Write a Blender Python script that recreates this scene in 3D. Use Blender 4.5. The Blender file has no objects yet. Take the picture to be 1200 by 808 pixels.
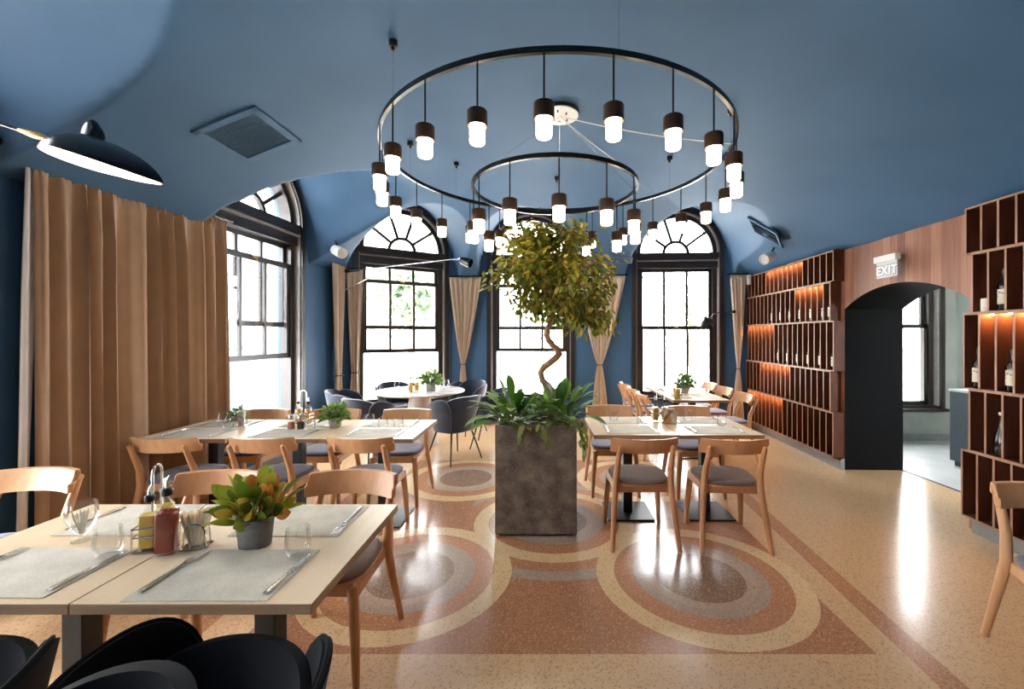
import bpy, bmesh, math, random
import numpy as np
from mathutils import Vector, Matrix, Euler
from mathutils.geometry import tessellate_polygon

random.seed(7)
SC = bpy.context.scene
COL = SC.collection
PI = math.pi
F, CX, CY, H = 495.0, 637.0, 394.0, 1.5      # focal length and principal point (1200x808), eye height

def at(px, py, D):
    return Vector(((px - CX) * D / F, D, H - (py - CY) * D / F))
def tp(px, py, z=0.742):
    D = (H - z) * F / (py - CY)
    return Vector(((px - CX) * D / F, D, z))

# ------------------------------------------------------------------ materials
def lin(c):
    return tuple(((v / 255) / 12.92 if v / 255 <= 0.04045 else ((v / 255 + 0.055) / 1.055) ** 2.4) for v in c)
def rgba(c):
    return (*lin(c), 1.0)

class NT:
    def __init__(self, name):
        self.m = bpy.data.materials.new(name); self.m.use_nodes = True
        self.t = self.m.node_tree; self.n = self.t.nodes; self.l = self.t.links
        self.n.clear()
        self.out = self.n.new('ShaderNodeOutputMaterial')
    def node(self, typ, **kw):
        nd = self.n.new(typ)
        for k, v in kw.items(): setattr(nd, k, v)
        return nd
    def put(self, sock, v):
        if isinstance(v, bpy.types.NodeSocket): self.l.new(v, sock)
        else: sock.default_value = v
    def math(self, op, a, b=0.0, c=0.0):
        nd = self.node('ShaderNodeMath', operation=op)
        self.put(nd.inputs[0], a); self.put(nd.inputs[1], b)
        self.put(nd.inputs[2], c)
        return nd.outputs[0]
    def mix(self, fac, a, b):
        nd = self.node('ShaderNodeMix', data_type='RGBA')
        self.put(nd.inputs['Factor'], fac)
        for s, v in ((6, a), (7, b)): self.put(nd.inputs[s], v)
        return nd.outputs[2]
    def coord(self, which='Object', scale=(1, 1, 1)):
        tc = self.node('ShaderNodeTexCoord'); mp = self.node('ShaderNodeMapping')
        self.l.new(tc.outputs[which], mp.inputs[0]); mp.inputs['Scale'].default_value = scale
        return mp.outputs[0]
    def noise(self, vec, scale, detail=3.0, rough=0.5):
        nd = self.node('ShaderNodeTexNoise')
        self.l.new(vec, nd.inputs['Vector']); nd.inputs['Scale'].default_value = scale
        nd.inputs['Detail'].default_value = detail; nd.inputs['Roughness'].default_value = rough
        return nd.outputs['Fac']
    def ramp(self, fac, stops):
        nd = self.node('ShaderNodeValToRGB'); e = nd.color_ramp.elements
        while len(e) < len(stops): e.new(0.5)
        for i, (p, c) in enumerate(stops): e[i].position = p; e[i].color = c
        self.l.new(fac, nd.inputs[0]); return nd.outputs[0]
    def bump(self, h, strength=0.2, dist=0.01):
        nd = self.node('ShaderNodeBump'); nd.inputs['Strength'].default_value = strength
        nd.inputs['Distance'].default_value = dist; self.l.new(h, nd.inputs['Height']); return nd.outputs[0]
    def bsdf(self, color, rough=0.5, metal=0.0, normal=None, spec=0.5, sheen=0.0, coat=0.0, trans=0.0, emit=None, estr=0.0):
        b = self.node('ShaderNodeBsdfPrincipled')
        self.put(b.inputs['Base Color'], color); self.put(b.inputs['Roughness'], rough); b.inputs['Metallic'].default_value = metal
        b.inputs['Specular IOR Level'].default_value = spec
        b.inputs['Sheen Weight'].default_value = sheen; b.inputs['Coat Weight'].default_value = coat
        if normal is not None: self.l.new(normal, b.inputs['Normal'])
        if emit is not None:
            b.inputs['Emission Color'].default_value = emit; b.inputs['Emission Strength'].default_value = estr
        self.l.new(b.outputs[0], self.out.inputs[0]); return b

def plain(name, c, rough=0.5, metal=0.0, vary=0.08, scale=30.0, **kw):
    t = NT(name); v = t.coord()
    n = t.noise(v, scale, 2)
    a = rgba([max(0, x * (1 - vary)) for x in c]); b = rgba([min(255, x * (1 + vary)) for x in c])
    t.bsdf(t.ramp(n, [(0.3, a), (0.7, b)]), rough, metal, **kw)
    return t.m

def wood(name, c1, c2, rough=0.45, grain=(3, 3, 40), scale=1.6, spec=0.35, coordset='Object'):
    t = NT(name); v = t.coord(coordset, grain)
    n = t.noise(v, scale, 4, 0.6)
    col = t.ramp(n, [(0.3, rgba(c1)), (0.7, rgba(c2))])
    t.bsdf(col, rough, spec=spec, normal=t.bump(n, 0.05, 0.002))
    return t.m

def fabric(name, c, rough=0.9, scale=400, sheen=0.3, vary=0.12, spec=0.2):
    t = NT(name); v = t.coord()
    n = t.noise(v, scale, 2, 0.7); n2 = t.noise(v, 9, 2)
    a = rgba([x * (1 - vary) for x in c]); b = rgba([min(255, x * (1 + vary)) for x in c])
    col = t.ramp(t.math('ADD', t.math('MULTIPLY', n, 0.6), t.math('MULTIPLY', n2, 0.4)), [(0.35, a), (0.65, b)])
    t.bsdf(col, rough, sheen=sheen, spec=spec, normal=t.bump(n, 0.12, 0.002))
    return t.m

def leafmat(name, cols, rough=0.4, trans=0.15):
    t = NT(name)
    g = t.node('ShaderNodeNewGeometry')
    k = len(cols)
    col = t.ramp(g.outputs['Random Per Island'], [(i / max(1, k - 1), rgba(c)) for i, c in enumerate(cols)])
    b = t.bsdf(col, rough, spec=0.25)
    tr = t.node('ShaderNodeBsdfTranslucent'); t.l.new(col, tr.inputs[0])
    mx = t.node('ShaderNodeMixShader'); mx.inputs[0].default_value = trans
    t.l.new(b.outputs[0], mx.inputs[1]); t.l.new(tr.outputs[0], mx.inputs[2]); t.l.new(mx.outputs[0], t.out.inputs[0])
    return t.m

def glassmat(name, tint=(1, 1, 1), f0=0.05, rough=0.02, fmax=0.3):
    t = NT(name)
    tr = t.node('ShaderNodeBsdfTransparent'); tr.inputs[0].default_value = (*tint, 1)
    gl = t.node('ShaderNodeBsdfGlossy'); gl.inputs['Roughness'].default_value = rough
    lw = t.node('ShaderNodeLayerWeight'); lw.inputs['Blend'].default_value = 0.25
    fac = t.math('MINIMUM', t.math('MULTIPLY_ADD', lw.outputs['Fresnel'], 0.4, f0), fmax)
    mx = t.node('ShaderNodeMixShader'); t.l.new(fac, mx.inputs[0])
    t.l.new(tr.outputs[0], mx.inputs[1]); t.l.new(gl.outputs[0], mx.inputs[2]); t.l.new(mx.outputs[0], t.out.inputs[0])
    return t.m

def emitmat(name, c, s):
    t = NT(name); e = t.node('ShaderNodeEmission'); e.inputs[0].default_value = (*c, 1); e.inputs[1].default_value = s
    t.l.new(e.outputs[0], t.out.inputs[0]); return t.m

def floor_material():
    t = NT('terrazzo_floor')
    geo = t.node('ShaderNodeNewGeometry'); pos = geo.outputs['Position']
    sep = t.node('ShaderNodeSeparateXYZ'); t.l.new(pos, sep.inputs[0])
    x, y = sep.outputs[0], sep.outputs[1]
    flat = t.node('ShaderNodeCombineXYZ'); t.l.new(x, flat.inputs[0]); t.l.new(y, flat.inputs[1])
    def dist(cx, cy):
        nd = t.node('ShaderNodeVectorMath', operation='DISTANCE'); t.l.new(flat.outputs[0], nd.inputs[0])
        nd.inputs[1].default_value = (cx, cy, 0); return nd.outputs['Value']
    dl = t.math('SMOOTH_MIN', dist(-0.84, 2.67), dist(-0.82, 4.47), 0.75)
    dr = t.math('SMOOTH_MIN', dist(0.97, 2.64), dist(0.99, 4.45), 0.75)
    dc = dist(0.08, 3.43)
    d = t.math('MINIMUM', t.math('MINIMUM', dl, dr), dc)
    cream = rgba((217, 181, 139)); ring = rgba((228, 198, 152)); terra = rgba((184, 130, 95))
    grey = rgba((172, 157, 144)); disc = rgba((132, 112, 99)); base = rgba((176, 124, 92)); lgrey = rgba((182, 164, 149))
    strip = rgba((186, 134, 98))
    def inside(v, lo, hi):
        return t.math('MULTIPLY', t.math('GREATER_THAN', v, lo), t.math('LESS_THAN', v, hi))
    # plain field, strips, square
    xs = t.math('SUBTRACT', x, t.math('MULTIPLY', t.math('SUBTRACT', y, 2.2), 0.06))
    col = t.mix(inside(xs, 1.715, 1.835), cream, strip)
    col = t.mix(t.math('MULTIPLY', inside(x, -1.84, -1.72), t.math('GREATER_THAN', y, 1.66)), col, strip)
    col = t.mix(t.math('MULTIPLY', inside(y, 1.66, 1.78), inside(x, -1.84, 1.72)), col, strip)
    sq = t.math('MULTIPLY', inside(x, -1.49, 1.57), inside(y, 1.99, 5.1))
    col = t.mix(sq, col, base)
    mid = inside(x, -0.62, 0.78)
    col = t.mix(t.math('MULTIPLY', mid, t.math('LESS_THAN', dc, 0.845)), col, grey)
    col = t.mix(t.math('MULTIPLY', mid, t.math('LESS_THAN', dc, 0.745)), col, terra)
    for r, c in ((0.637, ring), (0.523, terra), (0.40, grey), (0.335, lgrey), (0.27, disc)):
        col = t.mix(t.math('LESS_THAN', d, r), col, c)
    # chips
    vo = t.node('ShaderNodeTexVoronoi'); t.l.new(flat.outputs[0], vo.inputs['Vector']); vo.inputs['Scale'].default_value = 150; vo.voronoi_dimensions = '2D'
    hsv = t.node('ShaderNodeSeparateColor'); t.l.new(vo.outputs['Color'], hsv.inputs[0])
    chip = t.math('GREATER_THAN', hsv.outputs[0], 0.80); chip2 = t.math('LESS_THAN', hsv.outputs[1], 0.13)
    col = t.mix(t.math('MULTIPLY', chip, 0.32), col, rgba((236, 206, 164)))
    col = t.mix(t.math('MULTIPLY', chip2, 0.40), col, rgba((120, 72, 44)))
    n = t.noise(flat.outputs[0], 2.2, 3)
    col = t.mix(t.math('MULTIPLY', n, 0.12), col, rgba((190, 140, 100)))
    rough = t.math('MULTIPLY_ADD', t.noise(flat.outputs[0], 1.4, 3), 0.07, 0.15)
    t.bsdf(col, rough, spec=1.0)
    return t.m

def planter_material():
    t = NT('dark_stone'); v = t.coord()
    n = t.noise(v, 9, 5, 0.65)
    col = t.ramp(n, [(0.3, rgba((70, 62, 55))), (0.5, rgba((104, 92, 82))), (0.72, rgba((138, 121, 105)))])
    vo = t.node('ShaderNodeTexVoronoi'); t.l.new(v, vo.inputs['Vector']); vo.inputs['Scale'].default_value = 75
    sp = t.math('LESS_THAN', vo.outputs['Distance'], t.math('MULTIPLY', t.noise(v, 30, 2), 0.5))
    sc = t.node('ShaderNodeSeparateColor'); t.l.new(vo.outputs['Color'], sc.inputs[0])
    col = t.mix(t.math('MULTIPLY', sp, t.math('GREATER_THAN', sc.outputs[0], 0.72)), col, rgba((150, 130, 110)))
    t.bsdf(col, 0.6, spec=0.3, normal=t.bump(n, 0.15, 0.004)); return t.m

def clad_material():
    t = NT('walnut_cladding'); geo = t.node('ShaderNodeNewGeometry')
    sep = t.node('ShaderNodeSeparateXYZ'); t.l.new(geo.outputs['Position'], sep.inputs[0])
    w = t.node('ShaderNodeTexNoise', noise_dimensions='1D')
    t.l.new(t.math('FLOOR', t.math('MULTIPLY', sep.outputs[1], 11.0)), w.inputs['W']); w.inputs['Scale'].default_value = 3.7
    mp = t.node('ShaderNodeMapping'); mp.inputs['Scale'].default_value = (20, 20, 1.0); t.l.new(geo.outputs['Position'], mp.inputs[0])
    n = t.noise(mp.outputs[0], 2.5, 4)
    f = t.math('ADD', t.math('MULTIPLY', w.outputs['Fac'], 0.72), t.math('MULTIPLY', n, 0.28))
    col = t.ramp(f, [(0.32, rgba((96, 60, 45))), (0.5, rgba((138, 93, 73))), (0.68, rgba((170, 124, 101)))])
    t.bsdf(col, 0.42, spec=0.4); return t.m

M = {}
M['floor'] = floor_material()
M['annex_floor'] = plain('grey_resin_floor', (176, 178, 178), 0.3, vary=0.04, scale=4)
t_ = NT('blue_plaster'); v_ = t_.coord(); n_ = t_.noise(v_, 60, 3); n2_ = t_.noise(v_, 1.2, 3)
t_.bsdf(t_.ramp(n2_, [(0.3, rgba((58, 93, 126))), (0.7, rgba((66, 102, 136)))]), 0.62, spec=0.3, normal=t_.bump(n_, 0.06, 0.002)); M['blue'] = t_.m
M['grey_wall'] = plain('grey_plaster', (150, 152, 146), 0.8, vary=0.05, scale=3)
M['pale_wall'] = plain('pale_plaster', (176, 184, 180), 0.8, vary=0.03, scale=3)
M['black_wall'] = plain('black_plaster', (12, 13, 15), 0.85, vary=0.15, scale=50, spec=0.12)
M['clad'] = clad_material()
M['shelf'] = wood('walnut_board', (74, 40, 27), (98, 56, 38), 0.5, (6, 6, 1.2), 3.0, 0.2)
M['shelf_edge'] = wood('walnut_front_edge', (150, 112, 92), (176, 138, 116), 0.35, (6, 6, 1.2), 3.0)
M['skirt'] = plain('grey_skirting', (132, 134, 134), 0.4, vary=0.05, scale=10)
M['frame'] = plain('dark_brown_window_paint', (42, 36, 35), 0.3, vary=0.1, scale=12)
M['frame_light'] = plain('lit_edge_moulding', (150, 142, 138), 0.35, vary=0.06, scale=12)  # paler than the frame: light caught by the moulding is painted in
M['pane'] = glassmat('window_glass', f0=0.02)
M['tumbler'] = glassmat('clear_drinking_glass', (0.99, 0.995, 0.995), 0.03, 0.02, 0.36)
M['bottle_glass'] = glassmat('bottle_glass_clear', (0.96, 0.97, 0.95), 0.03, 0.02, 0.16)
M['beech'] = wood('beech', (198, 150, 108), (214, 168, 126), 0.38, (12, 12, 2), 2.0)
M['beech_red'] = wood('beech_warm', (186, 132, 90), (204, 150, 106), 0.38, (12, 12, 2), 2.0)
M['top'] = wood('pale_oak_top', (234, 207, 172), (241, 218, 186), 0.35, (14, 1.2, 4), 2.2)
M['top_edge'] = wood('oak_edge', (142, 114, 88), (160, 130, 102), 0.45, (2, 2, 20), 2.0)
M['black'] = plain('black_powder_coat', (22, 22, 24), 0.4, vary=0.1)
M['black_gloss'] = plain('black_lacquer', (18, 18, 19), 0.25, vary=0.1)
M['bronze'] = plain('dark_bronze_cap', (62, 43, 31), 0.35, metal=0.3, vary=0.1)
M['seat'] = fabric('seat_grey_fabric', (100, 94, 112), scale=500)
M['seat_brown'] = fabric('seat_taupe_fabric', (110, 89, 78), scale=500)
M['navy'] = fabric('navy_velvet', (38, 48, 70), scale=300, sheen=0.8, vary=0.15)
M['navy_dark'] = fabric('midnight_velvet', (15, 18, 25), scale=300, sheen=0.05, vary=0.15)
M['piping'] = fabric('grey_piping', (120, 122, 134), scale=300, sheen=0.5)
M['curtain'] = fabric('tan_velvet', (166, 134, 104), scale=220, sheen=0.5, vary=0.05, rough=0.6)
M['curtain_pale'] = fabric('taupe_velvet', (214, 192, 168), scale=220, sheen=0.5, vary=0.04, rough=0.6)
M['lining'] = fabric('white_lining', (212, 206, 202), scale=300, sheen=0.1, vary=0.04)
M['mat'] = fabric('woven_placemat', (204, 197, 182), rough=0.8, scale=260, sheen=0.1, vary=0.10)
M['mat_cool'] = M['mat']
M['steel'] = plain('polished_steel', (214, 214, 214), 0.26, metal=1.0, vary=0.03)
M['chrome'] = plain('chrome_wire', (210, 210, 210), 0.12, metal=1.0, vary=0.02)
M['white'] = plain('white_plastic', (228, 228, 226), 0.4, vary=0.02)
M['marble'] = plain('pale_marble', (222, 218, 212), 0.25, vary=0.04, scale=5)
M['marble_edge'] = plain('gilded_marble_edge', (196, 176, 150), 0.35, vary=0.15, scale=30)
M['cone'] = plain('white_lacquer_cone', (206, 198, 188), 0.4, vary=0.02)
M['pot'] = plain('grey_ceramic', (112, 110, 108), 0.7, vary=0.06, scale=60)
M['pot_pale'] = plain('pale_concrete_pot', (150, 148, 146), 0.75, vary=0.07, scale=60)
M['soil'] = plain('soil', (62, 44, 32), 0.95, vary=0.35, scale=60)
M['bark'] = wood('bark', (124, 94, 66), (166, 134, 100), 0.8, (1, 1, 6), 6.0)
M['stone'] = planter_material()
M['ficus'] = leafmat('ficus_leaf', [(68, 90, 28), (104, 116, 36), (134, 126, 44), (80, 102, 32), (164, 142, 56), (94, 112, 36), (122, 100, 42), (184, 166, 68), (72, 98, 32)], 0.4, 0.25)
M['lily'] = leafmat('peace_lily_leaf', [(44, 84, 28), (70, 116, 40), (54, 98, 32), (112, 150, 58), (66, 108, 34), (136, 166, 80)], 0.55, 0.25)
M['pothos'] = leafmat('pothos_leaf', [(58, 96, 34), (140, 142, 72), (84, 112, 44), (170, 164, 104), (64, 100, 36)], 0.35, 0.15)
M['croton'] = leafmat('croton_leaf', [(94, 122, 34), (172, 176, 58), (150, 160, 56), (84, 112, 36), (198, 188, 84), (220, 110, 60), (128, 146, 46), (66, 90, 34)], 0.4, 0.25)
M['herb'] = leafmat('small_leaf', [(84, 122, 52), (124, 158, 78), (158, 184, 112), (70, 106, 46), (190, 204, 150)], 0.45, 0.2)
M['stem'] = plain('green_stem', (92, 112, 52), 0.5)
M['tree_out'] = leafmat('outdoor_leaf', [(112, 136, 104), (136, 154, 126), (98, 122, 92)], 0.6, 0.3)
M['oil'] = plain('olive_oil', (216, 160, 46), 0.12, vary=0.05, spec=0.6)
M['oil_pale'] = plain('pale_oil', (222, 186, 92), 0.12, vary=0.05, spec=0.6)
M['vinegar'] = plain('red_vinegar', (138, 38, 14), 0.12, vary=0.08, spec=0.7)
M['wine'] = plain('dark_wine_bottle', (18, 16, 18), 0.12, vary=0.1, spec=0.7)
M['label'] = plain('cream_paper_label', (214, 206, 192), 0.7, vary=0.03)
M['print'] = plain('black_print', (40, 36, 34), 0.7)
M['napkin'] = fabric('cream_paper', (240, 222, 196), scale=200, sheen=0, vary=0.06)
M['kraft'] = fabric('kraft_paper', (206, 164, 118), scale=200, sheen=0, vary=0.08)
M['salt'] = plain('pink_salt', (186, 124, 104), 0.7, vary=0.25, scale=300)
M['pepper'] = plain('peppercorns', (58, 46, 40), 0.7, vary=0.4, scale=300)
M['cork'] = plain('cork', (180, 140, 100), 0.8)
M['wax'] = plain('white_wax', (232, 228, 218), 0.6, vary=0.02)
M['counter'] = plain('slate_counter', (58, 70, 80), 0.6, vary=0.06, scale=40)
M['bulb'] = emitmat('lit_diffuser', (1.0, 0.80, 0.56), 11.0)
M['shade_in'] = emitmat('lit_shade_lining', (1.0, 0.84, 0.62), 3.0)
M['led'] = emitmat('led_strip', (1.0, 0.56, 0.22), 150.0)
M['exit'] = plain('exit_panel_acrylic', (206, 206, 214), 0.3, vary=0.02)
M['exit_text'] = plain('exit_letters', (244, 244, 246), 0.5, vary=0.01)
M['exit_grey'] = plain('exit_letter_outline', (110, 110, 124), 0.5)
M['brass'] = plain('brass', (172, 136, 82), 0.3, metal=0.9, vary=0.05)
M['pavement'] = plain('pale_pavement', (226, 224, 220), 0.9, vary=0.05, scale=2)
M['facade'] = plain('cream_facade', (214, 210, 202), 0.9, vary=0.04, scale=1)
M['facade_trim'] = plain('grey_facade_window', (116, 126, 142), 0.4, vary=0.05)
M['post'] = plain('cast_iron', (84, 96, 110), 0.5, vary=0.1)
M['vent'] = plain('blue_grille_paint', (78, 104, 132), 0.5, vary=0.03)
M['vent_dark'] = plain('grille_void', (52, 66, 82), 0.8)

# ------------------------------------------------------------------ mesh helpers
class MB:
    def __init__(self): self.v = []; self.f = []; self.mi = []; self.cur = 0
    def add(self, vs, fs):
        o = len(self.v); self.v += [tuple(p) for p in vs]
        for f in fs: self.f.append(tuple(i + o for i in f)); self.mi.append(self.cur)
        return self
    def box(self, c, s, rz=0.0, rot=None):
        hx, hy, hz = s[0] / 2, s[1] / 2, s[2] / 2
        R = rot if rot is not None else Matrix.Rotation(rz, 3, 'Z')
        vs = [R @ Vector((x, y, z)) + Vector(c) for z in (-hz, hz) for x, y in ((-hx, -hy), (hx, -hy), (hx, hy), (-hx, hy))]
        return self.add(vs, [(3, 2, 1, 0), (4, 5, 6, 7), (0, 1, 5, 4), (1, 2, 6, 5), (2, 3, 7, 6), (3, 0, 4, 7)])
    def span(self, a, b):
        return self.box([(a[i] + b[i]) / 2 for i in range(3)], [abs(b[i] - a[i]) for i in range(3)])
    def rbox(self, c, s, b=0.004, rz=0.0, rot=None, seg=2):
        bm = bmesh.new(); bmesh.ops.create_cube(bm, size=1.0)
        bmesh.ops.scale(bm, vec=s, verts=bm.verts)
        bmesh.ops.bevel(bm, geom=list(bm.edges), offset=b, segments=seg, profile=0.5, affect='EDGES')
        R = rot if rot is not None else Matrix.Rotation(rz, 3, 'Z')
        bm.verts.index_update()
        vs = [R @ v.co + Vector(c) for v in bm.verts]; fs = [[v.index for v in f.verts] for f in bm.faces]
        bm.free(); return self.add(vs, fs)
    def tube(self, pts, r, seg=10, caps=True, flat=1.0, ref=None, round_end=False):
        pts = [Vector(p) for p in pts]; n = len(pts)
        rr = list(r) if isinstance(r, (list, tuple)) else [r] * n
        if round_end:
            d0 = (pts[0] - pts[1]).normalized(); d1 = (pts[-1] - pts[-2]).normalized()
            pre = [(pts[0] + d0 * rr[0] * a, rr[0] * b) for a, b in ((0.95, 0.25), (0.75, 0.65), (0.4, 0.92))]
            post = [(pts[-1] + d1 * rr[-1] * a, rr[-1] * b) for a, b in ((0.4, 0.92), (0.75, 0.65), (0.95, 0.25))]
            rr = [q[1] for q in pre] + rr + [q[1] for q in post]
            pts = [q[0] for q in pre] + pts + [q[0] for q in post]; n = len(pts)
        vs = []; prev = None
        for i, p in enumerate(pts):
            t = (pts[min(i + 1, n - 1)] - pts[max(i - 1, 0)])
            t = t.normalized() if t.length > 1e-9 else Vector((0, 0, 1))
            if prev is None:
                a = Vector(ref) if ref is not None else (Vector((0, 0, 1)) if abs(t.z) < 0.9 else Vector((1, 0, 0)))
            else: a = prev
            u = (a - t * a.dot(t)); u = u.normalized() if u.length > 1e-6 else t.orthogonal().normalized()
            prev = u; w = t.cross(u)
            for k in range(seg):
                an = 2 * PI * (k + 0.5) / seg
                vs.append(p + (u * math.cos(an) + w * math.sin(an) * flat) * rr[i])
        fs = [(i * seg + k, i * seg + (k + 1) % seg, (i + 1) * seg + (k + 1) % seg, (i + 1) * seg + k) for i in range(n - 1) for k in range(seg)]
        if caps: fs += [tuple(reversed(range(seg))), tuple(range((n - 1) * seg, n * seg))]
        return self.add(vs, fs)
    def lathe(self, prof, seg=24, c=(0, 0, 0), sx=1.0, sy=1.0, caps=False, M4=None):
        vs = []; n = len(prof)
        for r, z in prof:
            for k in range(seg):
                a = 2 * PI * k / seg; vs.append(Vector((r * math.cos(a) * sx, r * math.sin(a) * sy, z)))
        vs = [(M4 @ v if M4 is not None else v + Vector(c)) for v in vs]
        fs = [(i * seg + k, i * seg + (k + 1) % seg, (i + 1) * seg + (k + 1) % seg, (i + 1) * seg + k) for i in range(n - 1) for k in range(seg)]
        if caps: fs += [tuple(reversed(range(seg))), tuple(range((n - 1) * seg, n * seg))]
        return self.add(vs, fs)
    def sphere(self, c, r, seg=12, rings=8, s=(1, 1, 1)):
        prof = [(max(1e-4, math.sin(PI * i / rings)), -math.cos(PI * i / rings)) for i in range(rings + 1)]
        return self.lathe(prof, seg, M4=Matrix.Translation(Vector(c)) @ Matrix.Diagonal((r * s[0], r * s[1], r * s[2], 1)), caps=True)
    def grid(self, fn, nu, nv, closed=False):
        vs = [fn(i / nu, j / nv) for j in range(nv + 1) for i in range(nu + 1)]
        w = nu + 1
        return self.add(vs, [(j * w + i, j * w + i + 1, (j + 1) * w + i + 1, (j + 1) * w + i) for j in range(nv) for i in range(nu)])
    def shell(self, fn, nu, nv, th):
        """closed sheet: fn(u,v)->(point, outward normal)"""
        w = nu + 1; A = []; B = []
        for j in range(nv + 1):
            for i in range(nu + 1):
                p, nn = fn(i / nu, j / nv); A.append(p + nn * th / 2); B.append(p - nn * th / 2)
        o = len(A); fs = []
        for j in range(nv):
            for i in range(nu):
                a, b, c, d = j * w + i, j * w + i + 1, (j + 1) * w + i + 1, (j + 1) * w + i
                fs.append((a, b, c, d)); fs.append((o + d, o + c, o + b, o + a))
        rim = [i for i in range(w)] + [j * w + nu for j in range(1, nv + 1)] + [nv * w + i for i in range(nu - 1, -1, -1)] + [j * w for j in range(nv - 1, 0, -1)]
        for k in range(len(rim)):
            a, b = rim[k], rim[(k + 1) % len(rim)]; fs.append((b, a, o + a, o + b))
        return self.add(A + B, fs)
    def prism(self, poly, z0, z1, M4=None):
        """poly in xy, extruded z0..z1"""
        n = len(poly); T = M4 if M4 is not None else Matrix.Identity(4)
        vs = [T @ Vector((x, y, z0)) for x, y in poly] + [T @ Vector((x, y, z1)) for x, y in poly]
        tri = tessellate_polygon([[Vector((x, y, 0)) for x, y in poly]])
        fs = [tuple(reversed(f)) for f in tri] + [tuple(i + n for i in f) for f in tri]
        fs += [(i, (i + 1) % n, n + (i + 1) % n, n + i) for i in range(n)]
        return self.add(vs, fs)
    def leaf(self, p, d, up, L, W, droop=0.3, fold=0.15, n=4):
        p = Vector(p); d = Vector(d).normalized(); up = Vector(up)
        s = d.cross(up); s = s.normalized() if s.length > 1e-5 else d.orthogonal().normalized()
        upn = s.cross(d).normalized(); vs = []
        for i in range(n + 1):
            q = i / n; w = W * 0.5 * (math.sin(PI * min(1, q * 0.93 + 0.05)) ** 0.8)
            c = p + d * (L * q) - Vector((0, 0, 1)) * (droop * L * q * q)
            if i == n: w = W * 0.02
            vs += [c - s * w + upn * (fold * w), c, c + s * w + upn * (fold * w)]
        fs = []
        for i in range(n):
            a = i * 3; fs += [(a, a + 1, a + 4, a + 3), (a + 1, a + 2, a + 5, a + 4)]
        return self.add(vs, fs)
    def build(self, name, mat, parent=None, smooth=False, angle=40):
        me = bpy.data.meshes.new(name); me.from_pydata([tuple(v) for v in self.v], [], self.f); me.validate(); 
        mats = mat if isinstance(mat, (list, tuple)) else [mat]
        for m in mats: me.materials.append(m)
        if len(mats) > 1 and len(me.polygons) == len(self.mi):
            me.polygons.foreach_set('material_index', self.mi)
        bm = bmesh.new(); bm.from_mesh(me); bmesh.ops.recalc_face_normals(bm, faces=bm.faces); bm.to_mesh(me); bm.free()
        if smooth:
            me.polygons.foreach_set('use_smooth', [True] * len(me.polygons))
            try: me.set_sharp_from_angle(angle=math.radians(angle))
            except Exception: pass
        me.update()
        o = bpy.data.objects.new(name, me); COL.objects.link(o)
        if parent is not None: o.parent = parent
        return o

def tag(o, label, cat, group=None, kind=None):
    o['label'] = label; o['category'] = cat
    if group: o['group'] = group
    if kind: o['kind'] = kind
    return o
def thing(name, label, cat, loc=(0, 0, 0), rz=0.0, group=None):
    o = bpy.data.objects.new(name, None); COL.objects.link(o); o.empty_display_size = 0.1
    o.location = loc; o.rotation_euler = (0, 0, rz)
    return tag(o, label, cat, group)
def struct(o, label=None, cat=None):
    o['kind'] = 'structure'
    if label: o['label'] = label
    if cat: o['category'] = cat
    return o
def copy_tree(o, parent=None):
    c = o.copy(); COL.objects.link(c)
    if parent is not None: c.parent = parent
    for ch in [k for k in KIDS.get(o.name, [])]: copy_kid(ch, c)
    return c
KIDS = {}
def kids(o):
    return list(o.children)
def dup(root, label, loc, rz=0.0, group=None):
    def rec(o, par):
        c = o.copy(); COL.objects.link(c)
        if par is not None: c.parent = par
        for ch in kids(o): rec(ch, c)
        return c
    r = rec(root, None)
    r.location = loc; r.rotation_euler = (0, 0, rz); r['label'] = label
    if group: r['group'] = group
    return r
class Proto:
    """the first placement moves the source itself, later ones copy it"""
    def __init__(self, make): self.make = make; self.o = None
    def __call__(self, label, loc, rz=0.0, group=None):
        if self.o is None:
            self.o = self.make(); o = self.o
            o.location = loc; o.rotation_euler = (0, 0, rz); o['label'] = label
            if group: o['group'] = group
            return o
        return dup(self.o, label, loc, rz, group)

# ------------------------------------------------------------------ room plan
V2 = lambda a: np.array(a, float)
L0, L1, B0, B1, R0 = V2((-3.5, -2.6)), V2((-3.0525, 6.35)), V2((-1.58, 7.31)), V2((3.454, 6.998)), V2((3.118, -2.6))
def xw(y): return 3.375 + 0.035 * (y - 4.73)          # face of the cladding on the right wall
WALLS = [(L0, L1), (L1, B0), (B0, B1), (B1, R0), (R0, L0)]   # clockwise seen from above; inside is on the right
def frame_of(w):
    a, b = w; u = (b - a) / np.linalg.norm(b - a); n = np.array((u[1], -u[0])); return a, u, n, np.linalg.norm(b - a)
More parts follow.
